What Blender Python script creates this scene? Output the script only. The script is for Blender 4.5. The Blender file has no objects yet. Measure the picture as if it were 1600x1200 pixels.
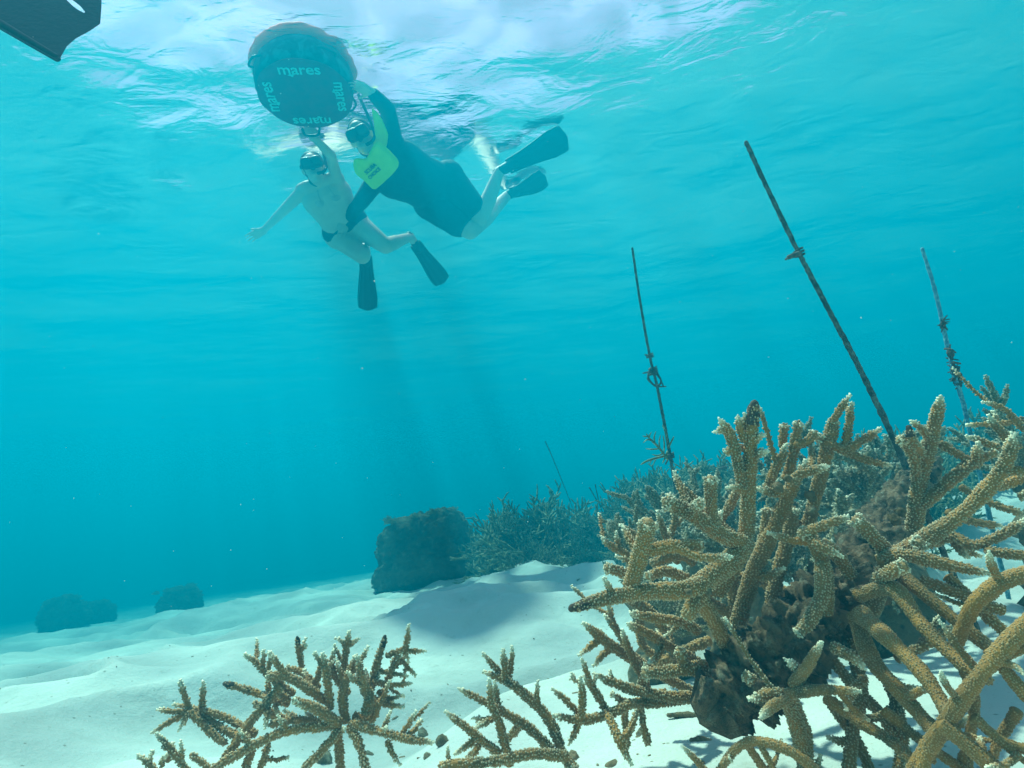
import bpy, bmesh, math, random
import numpy as np
from mathutils import Vector, Matrix
SC = bpy.context.scene
COL = SC.collection
rng = np.random.default_rng(7)
random.seed(7)

# ------------------------------------------------------------------ camera
FPX = 890.0
PITCH, ROLL = math.radians(14.5), math.radians(8)
FWD = np.array([0, math.cos(PITCH), math.sin(PITCH)])
_R0 = np.array([1.0, 0, 0]); _U0 = np.array([0, -math.sin(PITCH), math.cos(PITCH)])
UPV = _U0 * math.cos(ROLL) + _R0 * math.sin(ROLL)
RGT = _R0 * math.cos(ROLL) - _U0 * math.sin(ROLL)
cam = bpy.data.cameras.new('camera')
camo = bpy.data.objects.new('camera', cam); COL.objects.link(camo)
cam.sensor_width = 36; cam.lens = 36 * FPX / 1600
cam.clip_start = 0.02; cam.clip_end = 500
M = Matrix(((RGT[0], UPV[0], -FWD[0]), (RGT[1], UPV[1], -FWD[1]), (RGT[2], UPV[2], -FWD[2])))
camo.matrix_world = M.to_4x4()
SC.camera = camo

# ------------------------------------------------------------------ light
SUN_EL, SUN_AZ = math.radians(71), math.radians(-42)     # azimuth from +Y towards +X
world = bpy.data.worlds.new("World"); SC.world = world
world.use_nodes = True
nt = world.node_tree; nt.nodes.clear()
wo = nt.nodes.new('ShaderNodeOutputWorld'); bg = nt.nodes.new('ShaderNodeBackground')
sky = nt.nodes.new('ShaderNodeTexSky'); sky.sky_type = 'NISHITA'; sky.sun_disc = False
sky.sun_elevation = SUN_EL; sky.sun_rotation = SUN_AZ; sky.air_density = 1.0; sky.dust_density = 1.2; sky.ozone_density = 1.0
bg.inputs['Strength'].default_value = 0.115
thin = nt.nodes.new('ShaderNodeMix'); thin.data_type = 'RGBA'; thin.inputs[0].default_value = .5   # thin high cloud over the blue
thin.inputs[7].default_value = (9.2, 2.7, 3.9, 1); nt.links.new(sky.outputs[0], thin.inputs[6])
nt.links.new(thin.outputs[2], bg.inputs[0]); nt.links.new(bg.outputs[0], wo.inputs[0])
sl = bpy.data.lights.new('sun', 'SUN'); sl.energy = 5.0; sl.angle = math.radians(2.0); sl.color = (1.0, .87, .73)
so = bpy.data.objects.new('sun', sl); COL.objects.link(so)
sd = Vector((math.sin(SUN_AZ) * math.cos(SUN_EL), math.cos(SUN_AZ) * math.cos(SUN_EL), math.sin(SUN_EL)))
so.rotation_euler = (-sd).to_track_quat('-Z', 'Y').to_euler()
so.location = (0, 0, 20)
SC.view_settings.view_transform = 'Standard'; SC.view_settings.look = 'None'
SC.view_settings.exposure = 1.5; SC.view_settings.gamma = 1.0
SC.render.engine = 'CYCLES'
cy = SC.cycles
cy.max_bounces = 10; cy.diffuse_bounces = 2; cy.glossy_bounces = 3; cy.transmission_bounces = 4
cy.volume_bounces = 0; cy.transparent_max_bounces = 12
cy.use_denoising = True
cy.sample_clamp_indirect = 6.0
try: cy.denoiser = 'OPENIMAGEDENOISE'
except Exception: pass

# ------------------------------------------------------------------ helpers
def ray(x, y): return FWD + (x - 800) / FPX * RGT - (y - 600) / FPX * UPV
def P(x, y, d): return d * ray(x, y)                      # photo pixel + distance along the view -> point
def S(x, y, z):                                           # photo pixel + height -> point
    v = ray(x, y); return v * (z / v[2])
def tag(o, label=None, cat=None, group=None, kind=None):
    if label: o['label'] = label
    if cat: o['category'] = cat
    if group: o['group'] = group
    if kind: o['kind'] = kind
    return o
def empty(name, loc=(0, 0, 0)):
    o = bpy.data.objects.new(name, None); COL.objects.link(o); o.location = tuple(float(v) for v in loc)
    o.empty_display_size = 0.1
    return o
def link(name, me, mat=None, parent=None, loc=None):
    o = bpy.data.objects.new(name, me); COL.objects.link(o)
    if mat: me.materials.append(mat)
    if parent: o.parent = parent
    if loc is not None: o.location = tuple(float(v) for v in loc)
    return o
def mesh_np(name, V, Fc, smooth=True, attrs=None):
    """V (n,3), Fc (m,k) int array or list of such arrays."""
    me = bpy.data.meshes.new(name)
    if not isinstance(Fc, list): Fc = [Fc]
    Fc = [a for a in Fc if len(a)]
    loops = np.concatenate([a.ravel() for a in Fc]).astype(np.int32)
    tot = np.concatenate([np.full(len(a), a.shape[1], np.int32) for a in Fc])
    st = np.concatenate([[0], np.cumsum(tot)[:-1]]).astype(np.int32)
    me.vertices.add(len(V)); me.vertices.foreach_set('co', np.asarray(V, np.float32).ravel())
    me.loops.add(len(loops)); me.loops.foreach_set('vertex_index', loops)
    me.polygons.add(len(tot)); me.polygons.foreach_set('loop_start', st); me.polygons.foreach_set('loop_total', tot)
    me.update(calc_edges=True)
    me.polygons.foreach_set('use_smooth', np.full(len(tot), smooth, bool))
    if attrs:
        for k, v in attrs.items():
            at = me.attributes.new(k, 'FLOAT', 'POINT'); at.data.foreach_set('value', np.asarray(v, np.float32))
    return me
# value noise, for terrain and lumps
def _hash(ix, iy, iz, s):
    n = (ix * 374761393 + iy * 668265263 + iz * 2147483647 + s * 1274126177) & 0xffffffff
    n = ((n ^ (n >> 13)) * 1274126177) & 0xffffffff
    n = n ^ (n >> 16)
    return (n & 0xffff) / 65535.0 * 2 - 1
def vnoise(p, s=0):
    p = np.asarray(p, float); i = np.floor(p).astype(np.int64); f = p - i; f = f * f * f * (f * (f * 6 - 15) + 10)
    r = 0
    for dx in (0, 1):
        for dy in (0, 1):
            for dz in (0, 1):
                w = (f[..., 0] if dx else 1 - f[..., 0]) * (f[..., 1] if dy else 1 - f[..., 1]) * (f[..., 2] if dz else 1 - f[..., 2])
                r = r + w * _hash(i[..., 0] + dx, i[..., 1] + dy, i[..., 2] + dz, s)
    return r
def fbm(p, oct=4, s=0, gain=.5):
    a, r, q = 1.0, 0, np.asarray(p, float)
    for k in range(oct): r = r + a * vnoise(q, s + k); q = q * 2.03 + 11.3; a *= gain
    return r
def ss(a, b, x): t = np.clip((x - a) / (b - a), 0, 1); return t * t * (3 - 2 * t)

# node helpers
class NT:
    def __init__(s, name):
        s.m = bpy.data.materials.new(name); s.m.use_nodes = True; s.t = s.m.node_tree; s.t.nodes.clear()
        s.out = s.t.nodes.new('ShaderNodeOutputMaterial')
    def n(s, typ, **kw):
        nd = s.t.nodes.new('ShaderNode' + typ)
        for k, v in kw.items():
            if k.startswith('i_'):
                nd.inputs[k[2:].replace('_', ' ')].default_value = v
            else: setattr(nd, k, v)
        return nd
    def l(s, a, b): s.t.links.new(a, b)
    def coord(s): return s.n('TexCoord').outputs['Object']
    def noise(s, vec, scale, detail=4, rough=.55, dist=0):
        nd = s.n('TexNoise'); nd.inputs['Scale'].default_value = scale; nd.inputs['Detail'].default_value = detail
        nd.inputs['Roughness'].default_value = rough; nd.inputs['Distortion'].default_value = dist
        if vec is not None: s.l(vec, nd.inputs['Vector'])
        return nd.outputs['Fac']
    def vor(s, vec, scale, feature='F1', out='Distance', smooth=None):
        nd = s.n('TexVoronoi'); nd.feature = feature; nd.inputs['Scale'].default_value = scale
        if smooth is not None: nd.inputs['Smoothness'].default_value = smooth
        if vec is not None: s.l(vec, nd.inputs['Vector'])
        return nd.outputs[out]
    def ramp(s, fac, stops, interp='LINEAR'):
        nd = s.n('ValToRGB'); r = nd.color_ramp; r.interpolation = interp
        while len(r.elements) < len(stops): r.elements.new(.5)
        for e, (p, c) in zip(r.elements, stops):
            e.position = p; e.color = (c, c, c, 1) if isinstance(c, (int, float)) else (*c, 1)
        s.l(fac, nd.inputs[0]); return nd.outputs['Color']
    def math(s, op, a, b=None, clamp=False):
        nd = s.n('Math', operation=op); nd.use_clamp = clamp
        for i, v in enumerate((a, b)):
            if v is None: continue
            if isinstance(v, (int, float)): nd.inputs[i].default_value = v
            else: s.l(v, nd.inputs[i])
        return nd.outputs[0]
    def mix(s, fac, a, b, mode='MIX'):
        nd = s.n('Mix', data_type='RGBA', blend_type=mode)
        for sock, v in ((nd.inputs[0], fac), (nd.inputs[6], a), (nd.inputs[7], b)):
            if isinstance(v, (int, float)): sock.default_value = v
            elif isinstance(v, tuple): sock.default_value = (*v, 1)
            else: s.l(v, sock)
        return nd.outputs[2]
    def bump(s, h, strength=.5, dist=.01, normal=None):
        nd = s.n('Bump'); nd.inputs['Strength'].default_value = strength; nd.inputs['Distance'].default_value = dist
        s.l(h, nd.inputs['Height'])
        if normal is not None: s.l(normal, nd.inputs['Normal'])
        return nd.outputs[0]
    def attr(s, name): nd = s.n('Attribute'); nd.attribute_name = name; return nd.outputs['Fac']
    def bsdf(s, color=None, rough=.8, normal=None, spec=.3, **kw):
        nd = s.n('BsdfPrincipled'); nd.inputs['Roughness'].default_value = rough; nd.inputs['Specular IOR Level'].default_value = spec
        if color is not None:
            if isinstance(color, tuple): nd.inputs['Base Color'].default_value = (*color, 1)
            else: s.l(color, nd.inputs['Base Color'])
        if normal is not None: s.l(normal, nd.inputs['Normal'])
        for k, v in kw.items():
            nd.inputs[k.replace('_', ' ')].default_value = v
        s.l(nd.outputs[0], s.out.inputs['Surface']); return nd

# ------------------------------------------------------------------ seabed
ZS = 3.0                                                   # height of the water surface above the lens
def sand_h(x, y):
    x = np.asarray(x, float); y = np.asarray(y, float)
    z0 = np.zeros_like(x)
    h = -0.315 + 0.0 * x
    h = h + 0.075 * ss(1.1, 3.6, y) * ss(-1.7, 0.6, x)       # bank on the reef side
    h = h - 0.10 * ss(-0.3, -7.0, x) * ss(.8, 5, y)              # falls away to the left
    h = h - 0.07 * ss(4.0, 8.5, y) * ss(2.5, -1, x)
    h = h - 0.25 * ss(10, 24, y)
    h = h + 0.22 * ss(.9, 2.6, x) * ss(1.2, 3.5, y)
    r = np.hypot(x, y)
    amp = ss(.55, 1.6, r) * (1 - .6 * ss(6, 14, r))
    q = np.stack([x * .9 + y * .35, y * 1.25 - x * .25, z0], -1)
    n1 = fbm(q * 1.15 + 3.7, 2, 5)
    rid = 1 - np.abs(fbm(q * 1.7 + np.stack([n1, n1, n1], -1) * .35 + 9.1, 2, 21))
    h = h + amp * (0.075 * n1 + 0.13 * (rid - .6))
    h = h + (.35 + .65 * amp) * 0.012 * fbm(np.stack([x * 4.5, y * 6.5, z0], -1), 4, 40)
    return h
def spaced(a, b, n, c=0, k=3.0):
    t = np.linspace(-1, 1, n); s_ = np.sinh(k * t) / math.sinh(k)
    return np.where(s_ < 0, c + s_ * (c - a), c + s_ * (b - c))
def grid(xs, ys, hf):
    X, Y = np.meshgrid(xs, ys); Z = hf(X, Y); n, m = X.shape
    V = np.stack([X, Y, Z], -1).reshape(-1, 3)
    i = np.arange(n * m).reshape(n, m)
    Fq = np.stack([i[:-1, :-1], i[:-1, 1:], i[1:, 1:], i[1:, :-1]], -1).reshape(-1, 4)
    return V, Fq
V, Fq = grid(spaced(-70, 70, 520, 0, 5.0), spaced(-70, 70, 620, 1.5, 5.0), sand_h)
t = NT('pale_coral_sand')
co = t.coord()
c = t.mix(t.ramp(t.noise(co, 3.5, 5), [(.35, 0), (.7, 1)]), (.52, .50, .45), (.66, .64, .58))
c = t.mix(t.ramp(t.noise(co, 240, 2), [(.26, .7), (.36, 0)]), c, (.40, .33, .25))
c = t.mix(t.ramp(t.vor(co, 26), [(.05, .75), (.10, 0)]), c, (.22, .17, .12))
c = t.mix(t.ramp(t.noise(co, 20, 4, .65), [(.62, 0), (.72, .35)]), c, (.36, .31, .24))
b1 = t.bump(t.noise(co, 14, 6, .62), .5, .02)
b2 = t.bump(t.noise(co, 170, 3), .35, .004, b1)
t.bsdf(c, .95, b2, .15)
sand = link('sand_seabed', mesh_np('sand_seabed', V, Fq), t.m)
tag(sand, kind='structure')

# ------------------------------------------------------------------ water surface
def wave_h(x, y):
    z0 = np.zeros_like(x)
    q = np.stack([x * .55 + y * .2, y * .9 - x * .25, z0], -1)
    w = fbm(q * .8, 2, 60)
    h = .042 * w + .010 * fbm(np.stack([x * 1.6 + y * .5 + w * .6, y * 2.8 - x * .7, z0], -1), 3, 70, .45)
    return ZS + h * (1 - .6 * ss(10, 40, np.hypot(x, y)))
V, Fq = grid(spaced(-75, 75, 460, 0, 3.6), spaced(-75, 75, 520, 4, 3.6), wave_h)
t = NT('water_surface')
co = t.coord()
mp = t.n('Mapping'); mp.inputs['Rotation'].default_value = (0, 0, .35); mp.inputs['Scale'].default_value = (1.0, 1.9, 1.0); t.l(co, mp.inputs[0])
hh = t.noise(mp.outputs[0], 2.2, 3, .5, .8)
bm_ = t.bump(hh, .5, .027)
bm2 = t.bump(t.noise(mp.outputs[0], 13, 4, .6, .6), .45, .0042, bm_)
fr = t.n('Fresnel'); fr.inputs['IOR'].default_value = 1.333; t.l(bm2, fr.inputs['Normal'])
gl = t.n('BsdfGlossy'); gl.inputs['Roughness'].default_value = .13; t.l(bm2, gl.inputs['Normal']); gl.inputs['Color'].default_value = (.97, .97, .97, 1)
# painted caustics: noise in the transparent colour brightens and dims the light passing through
mp2 = t.n('Mapping'); mp2.inputs['Scale'].default_value = (1.0, 1.35, 1.0); mp2.inputs['Rotation'].default_value = (0, 0, -.5); t.l(co, mp2.inputs[0])
wob = t.n('TexNoise'); wob.inputs['Scale'].default_value = 1.7; wob.inputs['Detail'].default_value = 2; t.l(mp2.outputs[0], wob.inputs['Vector'])
vm = t.n('VectorMath', operation='SCALE'); vm.inputs['Scale'].default_value = .55; t.l(wob.outputs['Color'], vm.inputs[0])
va = t.n('VectorMath', operation='ADD'); t.l(mp2.outputs[0], va.inputs[0]); t.l(vm.outputs[0], va.inputs[1])
ca = t.noise(va.outputs[0], 2.1, 1.5, .45, .4)
cc = t.ramp(ca, [(.36, .60), (.50, .76), (.60, .96), (.66, 1.0)], 'EASE')
cs = t.n('VectorMath', operation='SCALE'); cs.inputs['Scale'].default_value = 1.1; t.l(cc, cs.inputs[0]); cc = cs.outputs[0]
tr = t.n('BsdfTransparent'); t.l(cc, tr.inputs['Color'])
mx = t.n('MixShader'); t.l(fr.outputs[0], mx.inputs[0]); t.l(tr.outputs[0], mx.inputs[1]); t.l(gl.outputs[0], mx.inputs[2])
t.l(mx.outputs[0], t.out.inputs['Surface'])
sea = link('water_surface', mesh_np('water_surface', V, Fq), t.m)
tag(sea, kind='structure')

# ------------------------------------------------------------------ the water itself, as an even haze
bm = bmesh.new(); bmesh.ops.create_cube(bm, size=1)
for v in bm.verts:
    v.co.x *= 170; v.co.y *= 170; v.co.z = -3.0 if v.co.z < 0 else 3.75
me = bpy.data.meshes.new('haze'); bm.to_mesh(me); bm.free()
t = NT('sea_water'); 
pv = t.n('VolumePrincipled')
pv.inputs['Color'].default_value = (0, .345, .525, 1)
pv.inputs['Density'].default_value = .295
pv.inputs['Absorption Color'].default_value = (0, .42, .77, 1)
pv.inputs['Anisotropy'].default_value = .2
t.l(pv.outputs[0], t.out.inputs['Volume'])
haze = link('haze', me, t.m); tag(haze, kind='stuff')

# ================================================================== corals
def catmull(pts, n):
    pts = np.asarray(pts, float)
    if len(pts) == 2: t = np.linspace(0, 1, n)[:, None]; return pts[0] * (1 - t) + pts[1] * t
    p = np.vstack([2 * pts[0] - pts[1], pts, 2 * pts[-1] - pts[-2]]); k = len(pts) - 1
    u = np.linspace(0, k - 1e-6, n); i = u.astype(int); f = (u - i)[:, None]
    a, b, c, d = p[i], p[i + 1], p[i + 2], p[i + 3]
    return .5 * ((2 * b) + (-a + c) * f + (2 * a - 5 * b + 4 * c - d) * f ** 2 + (-a + 3 * b - 3 * c + d) * f ** 3)
def frames(C):
    T = np.gradient(C, axis=0); T /= np.linalg.norm(T, axis=1)[:, None] + 1e-12
    N = np.zeros_like(C); a = np.array([0.3, .2, 1.0]) if abs(T[0][2]) < .9 else np.array([1.0, 0, .2])
    n = a - T[0] * (a @ T[0]); n /= np.linalg.norm(n); N[0] = n
    for i in range(1, len(C)):
        n = n - T[i] * (n @ T[i]); n /= np.linalg.norm(n) + 1e-12; N[i] = n
    return T, N, np.cross(T, N)
def wloc(o):
    v = np.zeros(3)
    while o is not None: v = v + np.array(o.location); o = o.parent
    return v
class MB:
    def __init__(s): s.V, s.Q, s.T, s.A, s.n = [], [], [], [], 0
    def add(s, V, Q=None, T=None, A=None):
        V = np.asarray(V, float).reshape(-1, 3)
        s.V.append(V); s.A.append(np.zeros(len(V)) if A is None else np.asarray(A, float).ravel())
        if Q is not None and len(Q): s.Q.append(np.asarray(Q).reshape(-1, 4) + s.n)
        if T is not None and len(T): s.T.append(np.asarray(T).reshape(-1, 3) + s.n)
        s.n += len(V)
    def tube(s, pts, rad, seg=10, step=None, tip='round', pale=0.0, wob=0.0, root_cap=True, r=rng):
        pts = np.asarray(pts, float); rad = np.asarray(rad, float)
        L = np.linalg.norm(np.diff(pts, axis=0), axis=1).sum()
        step = step or max(rad.max() * .7, L / 60)
        n = max(3, int(L / step) + 1)
        C = catmull(pts, n); R = np.interp(np.linspace(0, 1, n), np.linspace(0, 1, len(rad)), rad)
        if wob: R = R * (1 + wob * vnoise(C / (rad.mean() * 3) + r.random() * 50, 3))
        T, N, B = frames(C)
        # rounded end
        k = 3; e = np.sin(np.linspace(0, 1, k + 1)[1:] * math.pi / 2 * .93); rr = np.cos(np.linspace(0, 1, k + 1)[1:] * math.pi / 2 * .93)
        Ct = C[-1] + T[-1] * (e * R[-1])[:, None]; Rt = R[-1] * rr
        C2 = np.vstack([C, Ct]); R2 = np.concatenate([R, Rt]); N2 = np.vstack([N, np.repeat(N[-1:], k, 0)]); B2 = np.vstack([B, np.repeat(B[-1:], k, 0)]); T2 = np.vstack([T, np.repeat(T[-1:], k, 0)])
        th = np.arange(seg) / seg * 2 * math.pi
        V = C2[:, None] + R2[:, None, None] * (np.cos(th)[None, :, None] * N2[:, None] + np.sin(th)[None, :, None] * B2[:, None])
        m = len(C2); i = np.arange(m * seg).reshape(m, seg); j = np.roll(i, -1, 1)
        Q = np.stack([i[:-1], j[:-1], j[1:], i[1:]], -1).reshape(-1, 4)
        V = V.reshape(-1, 3)
        extra = np.vstack([C2[-1] + T[-1] * R[-1] * .05, C[0] - T[0] * R[0] * .3]); a, b = len(V), len(V) + 1
        Tr = np.concatenate([np.stack([i[-1], j[-1], np.full(seg, a)], -1), np.stack([j[0], i[0], np.full(seg, b)], -1)])
        al = np.concatenate([[0], np.cumsum(np.linalg.norm(np.diff(C2, axis=0), axis=1))]); d = al[-1] - al
        A = np.repeat(pale * np.clip(1 - d / max(.015, R.mean() * 1.8), 0, 1), seg)
        s.add(np.vstack([V, extra]), Q, Tr, np.concatenate([A, [pale, 0]]))
        return C2, R2, T2, N2, B2, al
    def corallites(s, fr, sp, pale=0.0, r=rng, h=.68, dot=.7):
        C, R, T, N, B, al = fr
        S_ = [];
        a = sp * .5; end = al[-1]
        while a < end:
            Ra = np.interp(a, al, R); k = max(3, int(2 * math.pi * Ra / sp))
            th = (np.arange(k) + r.random(k) * .45) / k * 2 * math.pi + r.random() * .6
            S_.append(np.stack([np.full(k, a) + r.uniform(-.3, .3, k) * sp, th], -1)); a += sp * .93
        if not S_: return
        S_ = np.concatenate(S_); S_ = S_[r.random(len(S_)) < .93]; a = np.clip(S_[:, 0], 0, end * .999); th = S_[:, 1]
        ip = lambda X: np.stack([np.interp(a, al, X[:, q]) for q in range(3)], -1)
        c, t, n, b = ip(C), ip(T), ip(N), ip(B); Ra = np.interp(a, al, R)
        nor = np.cos(th)[:, None] * n + np.sin(th)[:, None] * b
        ax = nor * .82 + t * .55; ax /= np.linalg.norm(ax, axis=1)[:, None]
        tn = np.cross(ax, t); tn /= np.linalg.norm(tn, axis=1)[:, None] + 1e-9; bn = np.cross(ax, tn)
        sz = sp * r.uniform(.55, 1.35, len(a))
        base = c + nor * (Ra * .97)[:, None]
        k = 5; ph = np.arange(k) / k * 2 * math.pi
        ring = np.cos(ph)[None, :, None] * tn[:, None] + np.sin(ph)[None, :, None] * bn[:, None]
        v0 = base[:, None] + ring * (sz * .46)[:, None, None]
        v1 = base[:, None] + ax[:, None] * (sz * h)[:, None, None] + ring * (sz * .17)[:, None, None]
        v2 = base + ax * (sz * (h - .03))[:, None]
        V = np.concatenate([v0, v1, v2[:, None]], 1); m = len(a); o = (np.arange(m) * 11)[:, None]
        q = np.arange(k); q1 = (q + 1) % k
        Q = (o[:, :, None] + np.stack([q, q1, q1 + 5, q + 5], -1)[None]).reshape(-1, 4)
        Tt = (o[:, :, None] + np.stack([q + 5, q1 + 5, np.full(k, 10)], -1)[None]).reshape(-1, 3)
        pl = pale * np.clip(1 - (end - a) / .015, 0, 1)
        A = np.concatenate([np.repeat((.0 + pl)[:, None], 5, 1), np.repeat((dot + pl)[:, None], 5, 1), (dot - .15 + pl)[:, None]], 1)
        s.add(V, Q, Tt, np.clip(A, 0, 1))
    def build(s, name, mat=None, parent=None, loc=None):
        V = np.concatenate(s.V)
        if loc is not None: V = V - np.asarray(loc)
        elif parent is not None: V = V - wloc(parent)
        fs = []
        if s.Q: fs.append(np.concatenate(s.Q))
        if s.T: fs.append(np.concatenate(s.T))
        return link(name, mesh_np(name, V, fs, True, {'pale': np.concatenate(s.A)}), mat, parent, loc)

def coral_material(name, base, warm, pale, dots=False, scale=260):
    t = NT(name); co = t.coord(); geo = t.n('NewGeometry').outputs['Position']
    c = t.mix(t.ramp(t.noise(geo, 9, 3), [(.42, 0), (.62, 1)]), base, warm)
    c = t.mix(t.ramp(t.noise(geo, 60, 4, .6), [(.35, .35), (.6, 0)]), c, (.10, .075, .04))
    c = t.mix(t.ramp(t.noise(geo, 20, 4, .6), [(.57, 0), (.66, .7)]), c, (.095, .075, .035))
    a = t.attr('pale')
    nrm = None
    if dots:
        v = t.vor(co, scale)
        d = t.ramp(v, [(.22, .75), (.42, 0)])
        c = t.mix(d, c, pale); nrm = t.bump(v, -.8, .004)
    c = t.mix(t.ramp(a, [(0, 0), (.5, .25), (1, .95)]), c, pale)
    t.bsdf(c, .72, t.bump(t.noise(geo, 420, 3), .5, .0015, nrm), .28); return t.m
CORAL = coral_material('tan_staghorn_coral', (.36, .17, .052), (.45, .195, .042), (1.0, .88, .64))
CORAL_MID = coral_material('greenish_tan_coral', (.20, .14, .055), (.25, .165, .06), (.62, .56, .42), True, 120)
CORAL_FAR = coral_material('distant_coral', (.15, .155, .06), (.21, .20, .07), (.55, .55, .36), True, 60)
def dead_material(name, a, b, c3, scale=1.0, rough=.014):
    t = NT(name); geo = t.n('NewGeometry').outputs['Position']
    c = t.mix(t.ramp(t.noise(geo, 14 * scale, 6, .68), [(.40, 0), (.58, 1)]), a, b)
    c = t.mix(t.ramp(t.noise(geo, 45 * scale, 5, .7), [(.55, 0), (.68, .8)]), c, c3)
    c = t.mix(t.ramp(t.vor(geo, 38 * scale), [(.12, .6), (.25, 0)]), c, (.06, .05, .035))
    c = t.mix(t.ramp(t.noise(geo, 27 * scale, 3, .5), [(.66, 0), (.74, .75)]), c, (.38, .24, .20))
    b1 = t.bump(t.noise(geo, 70 * scale, 8, .75), .9, rough / scale)
    b2 = t.bump(t.noise(geo, 380 * scale, 4, .7), .8, .003 / scale, b1)
    t.bsdf(c, .9, b2, .2); return t.m
DEAD = dead_material('algae_covered_dead_coral', (.19, .145, .075), (.46, .30, .17), (.56, .48, .32))
TRUNKM = dead_material('overgrown_dead_trunk', (.10, .08, .05), (.44, .27, .16), (.56, .48, .34), 1.5, .030)
TURF = dead_material('dark_algae_turf', (.09, .062, .045), (.17, .11, .08), (.28, .22, .17), 2.0)
ROCKM = dead_material('encrusted_rock', (.06, .07, .045), (.19, .18, .11), (.30, .27, .18), .3)

def parse(sx):
    pts, rad = [], []
    for w in sx.split():
        x, y, d, wd = (float(q) for q in w.split(','))
        pts.append(P(x, y, d)); rad.append(wd / 2 / FPX * d * (.78 if d > .57 else .72 if d > .52 else .62) * (1 + ((x - 800) ** 2 + (y - 600) ** 2) / FPX ** 2) ** -.38)
    return np.array(pts), np.array(rad)
LIMBS = []
def limb(root, spec, kind='p', sp=.0034, twigs=0, seg=14, deadtip=False):
    """One branch: kind p = tapering pale tip, b = blunt end, d = dead dark tip."""
    pts, rad = parse(spec) if isinstance(spec, str) else spec
    r = np.random.default_rng(int(abs(pts).sum() * 1e5) % 2**31)
    pts = pts.copy()
    if len(pts) == 2:
        mid = (pts[0] + pts[1]) / 2 + r.normal(0, 1, 3) * np.linalg.norm(pts[1] - pts[0]) * .05
        pts = np.vstack([pts[0], mid, pts[1]]); rad = np.array([rad[0], rad.mean() * 1.02, rad[1]])
    if kind == 'p':                                       # taper the last stretch
        n = 24; C = catmull(pts, n); Rr = np.interp(np.linspace(0, 1, n), np.linspace(0, 1, len(rad)), rad)
        L = np.linalg.norm(np.diff(C, axis=0), axis=1).sum(); d = (1 - np.linspace(0, 1, n)) * L
        Rr = Rr * (1 - .62 * np.clip(1 - d / (rad[-1] * 4.5), 0, 1) ** 1.4); pts, rad = C, Rr
    m = MB(); pale = {'p': 1.0, 'b': .18, 'd': .1, 'n': .2}[kind]
    fr = m.tube(pts, rad, seg, step=max(.004, rad.mean() * .45), pale=pale, wob=.17, r=r)
    dm_ = float(pts.mean(0) @ FWD); sp = float(np.clip((.0047 if dm_ > .56 else .0042) * dm_, .0019, .0042))
    m.corallites(fr, sp, pale, r, dot=.48 if dm_ < .56 or dm_ > .70 else .66, h=.62 if dm_ > .56 else .42)
    if kind == 'b':                                       # a crown of small knobs round a blunt end
        C, R, T, N, B, al = fr
        for k in range(6):
            th = k / 6 * 6.28 + r.random(); dv = math.cos(th) * N[-1] + math.sin(th) * B[-1]
            a = C[-4] + dv * R[-4] * .75; f2 = m.tube([a, a + (dv * .5 + T[-1] * .6) * R[-4] * .6], [R[-4] * .33, R[-4] * .26], 7, pale=.6)
            m.corallites(f2, sp, .6, r)
    o = m.build('branch', CORAL, root)
    if kind == 'd':
        C, R, T, N, B, al = fr; dm = MB(); L = R.mean() * 3.2; s0 = C[-1] - T[-5] * L
        lump(dm, [s0, (s0 + C[-1]) / 2, C[-1] + T[-1] * .001], [R[-5] * 1.22, R[-5] * 1.25, R[-5] * .8], 14, .22, r)
        dm.build('dead_tip', TURF, o)
    LIMBS.append((root, pts, rad))
    return o
def lump(m, pts, rad, seg=16, amp=.2, r=rng, step=None, freq=1.2):
    k = m.n; fr = m.tube(pts, rad, seg, step=step or max(.0025, float(np.mean(rad)) * .22), r=r)
    V = m.V[-1]; C, R = fr[0], fr[1]; n = len(C); cc = np.repeat(C, seg, 0); d = V[:n * seg] - cc
    rm = float(np.mean(rad)); nz = fbm(V[:n * seg] / rm * freq + 7.7, 4, 90, .6)
    V[:n * seg] = cc + d * (1 + amp * nz)[:, None]
    return fr
# ---- procedural staghorn: limbs that fork and curl upward
def staghorn(r, n=9, L=.22, rad=.011, levels=2, up=.55, spread=1.0, bias=None, fork=.9):
    out = []
    def grow(p, d, L, rd, lev):
        k = 4; pts = [p]; q = p.copy(); dd = d / np.linalg.norm(d)
        for i in range(k):
            dd = dd + np.array([0, 0, 1]) * .10 * up + r.normal(0, .10, 3); dd /= np.linalg.norm(dd)
            q = q + dd * L / k; pts.append(q.copy())
        out.append((np.array(pts), np.linspace(rd, rd * .72, k + 1), lev))
        if lev < levels:
            m = int(r.integers(2, 4 + (lev == 0)))
            for j in range(m):
                f = r.uniform(.3, .95); i = min(int(f * k), k - 1); a = pts[i] + (pts[i + 1] - pts[i]) * (f * k - i)
                tv = (pts[i + 1] - pts[i]); tv /= np.linalg.norm(tv)
                sd_ = r.normal(0, 1, 3); sd_ -= tv * (sd_ @ tv); sd_ /= np.linalg.norm(sd_)
                nd = tv * .75 + sd_ * fork * r.uniform(.6, 1.1) + np.array([0, 0, .3 * up])
                grow(a, nd, L * r.uniform(.4, .72), rd * .86, lev + 1)
    for i in range(n):
        az = i / n * 2 * math.pi + r.uniform(-.4, .4); el = r.uniform(.15, 1.35)
        d = np.array([math.cos(az) * math.cos(el) * spread, math.sin(az) * math.cos(el) * spread, math.sin(el) * (.5 + up)])
        if bias is not None: d = d + bias
        grow(np.array([0, 0, 0.]), d, L * r.uniform(.7, 1.15), rad * r.uniform(.85, 1.1), 0)
    return out
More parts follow.
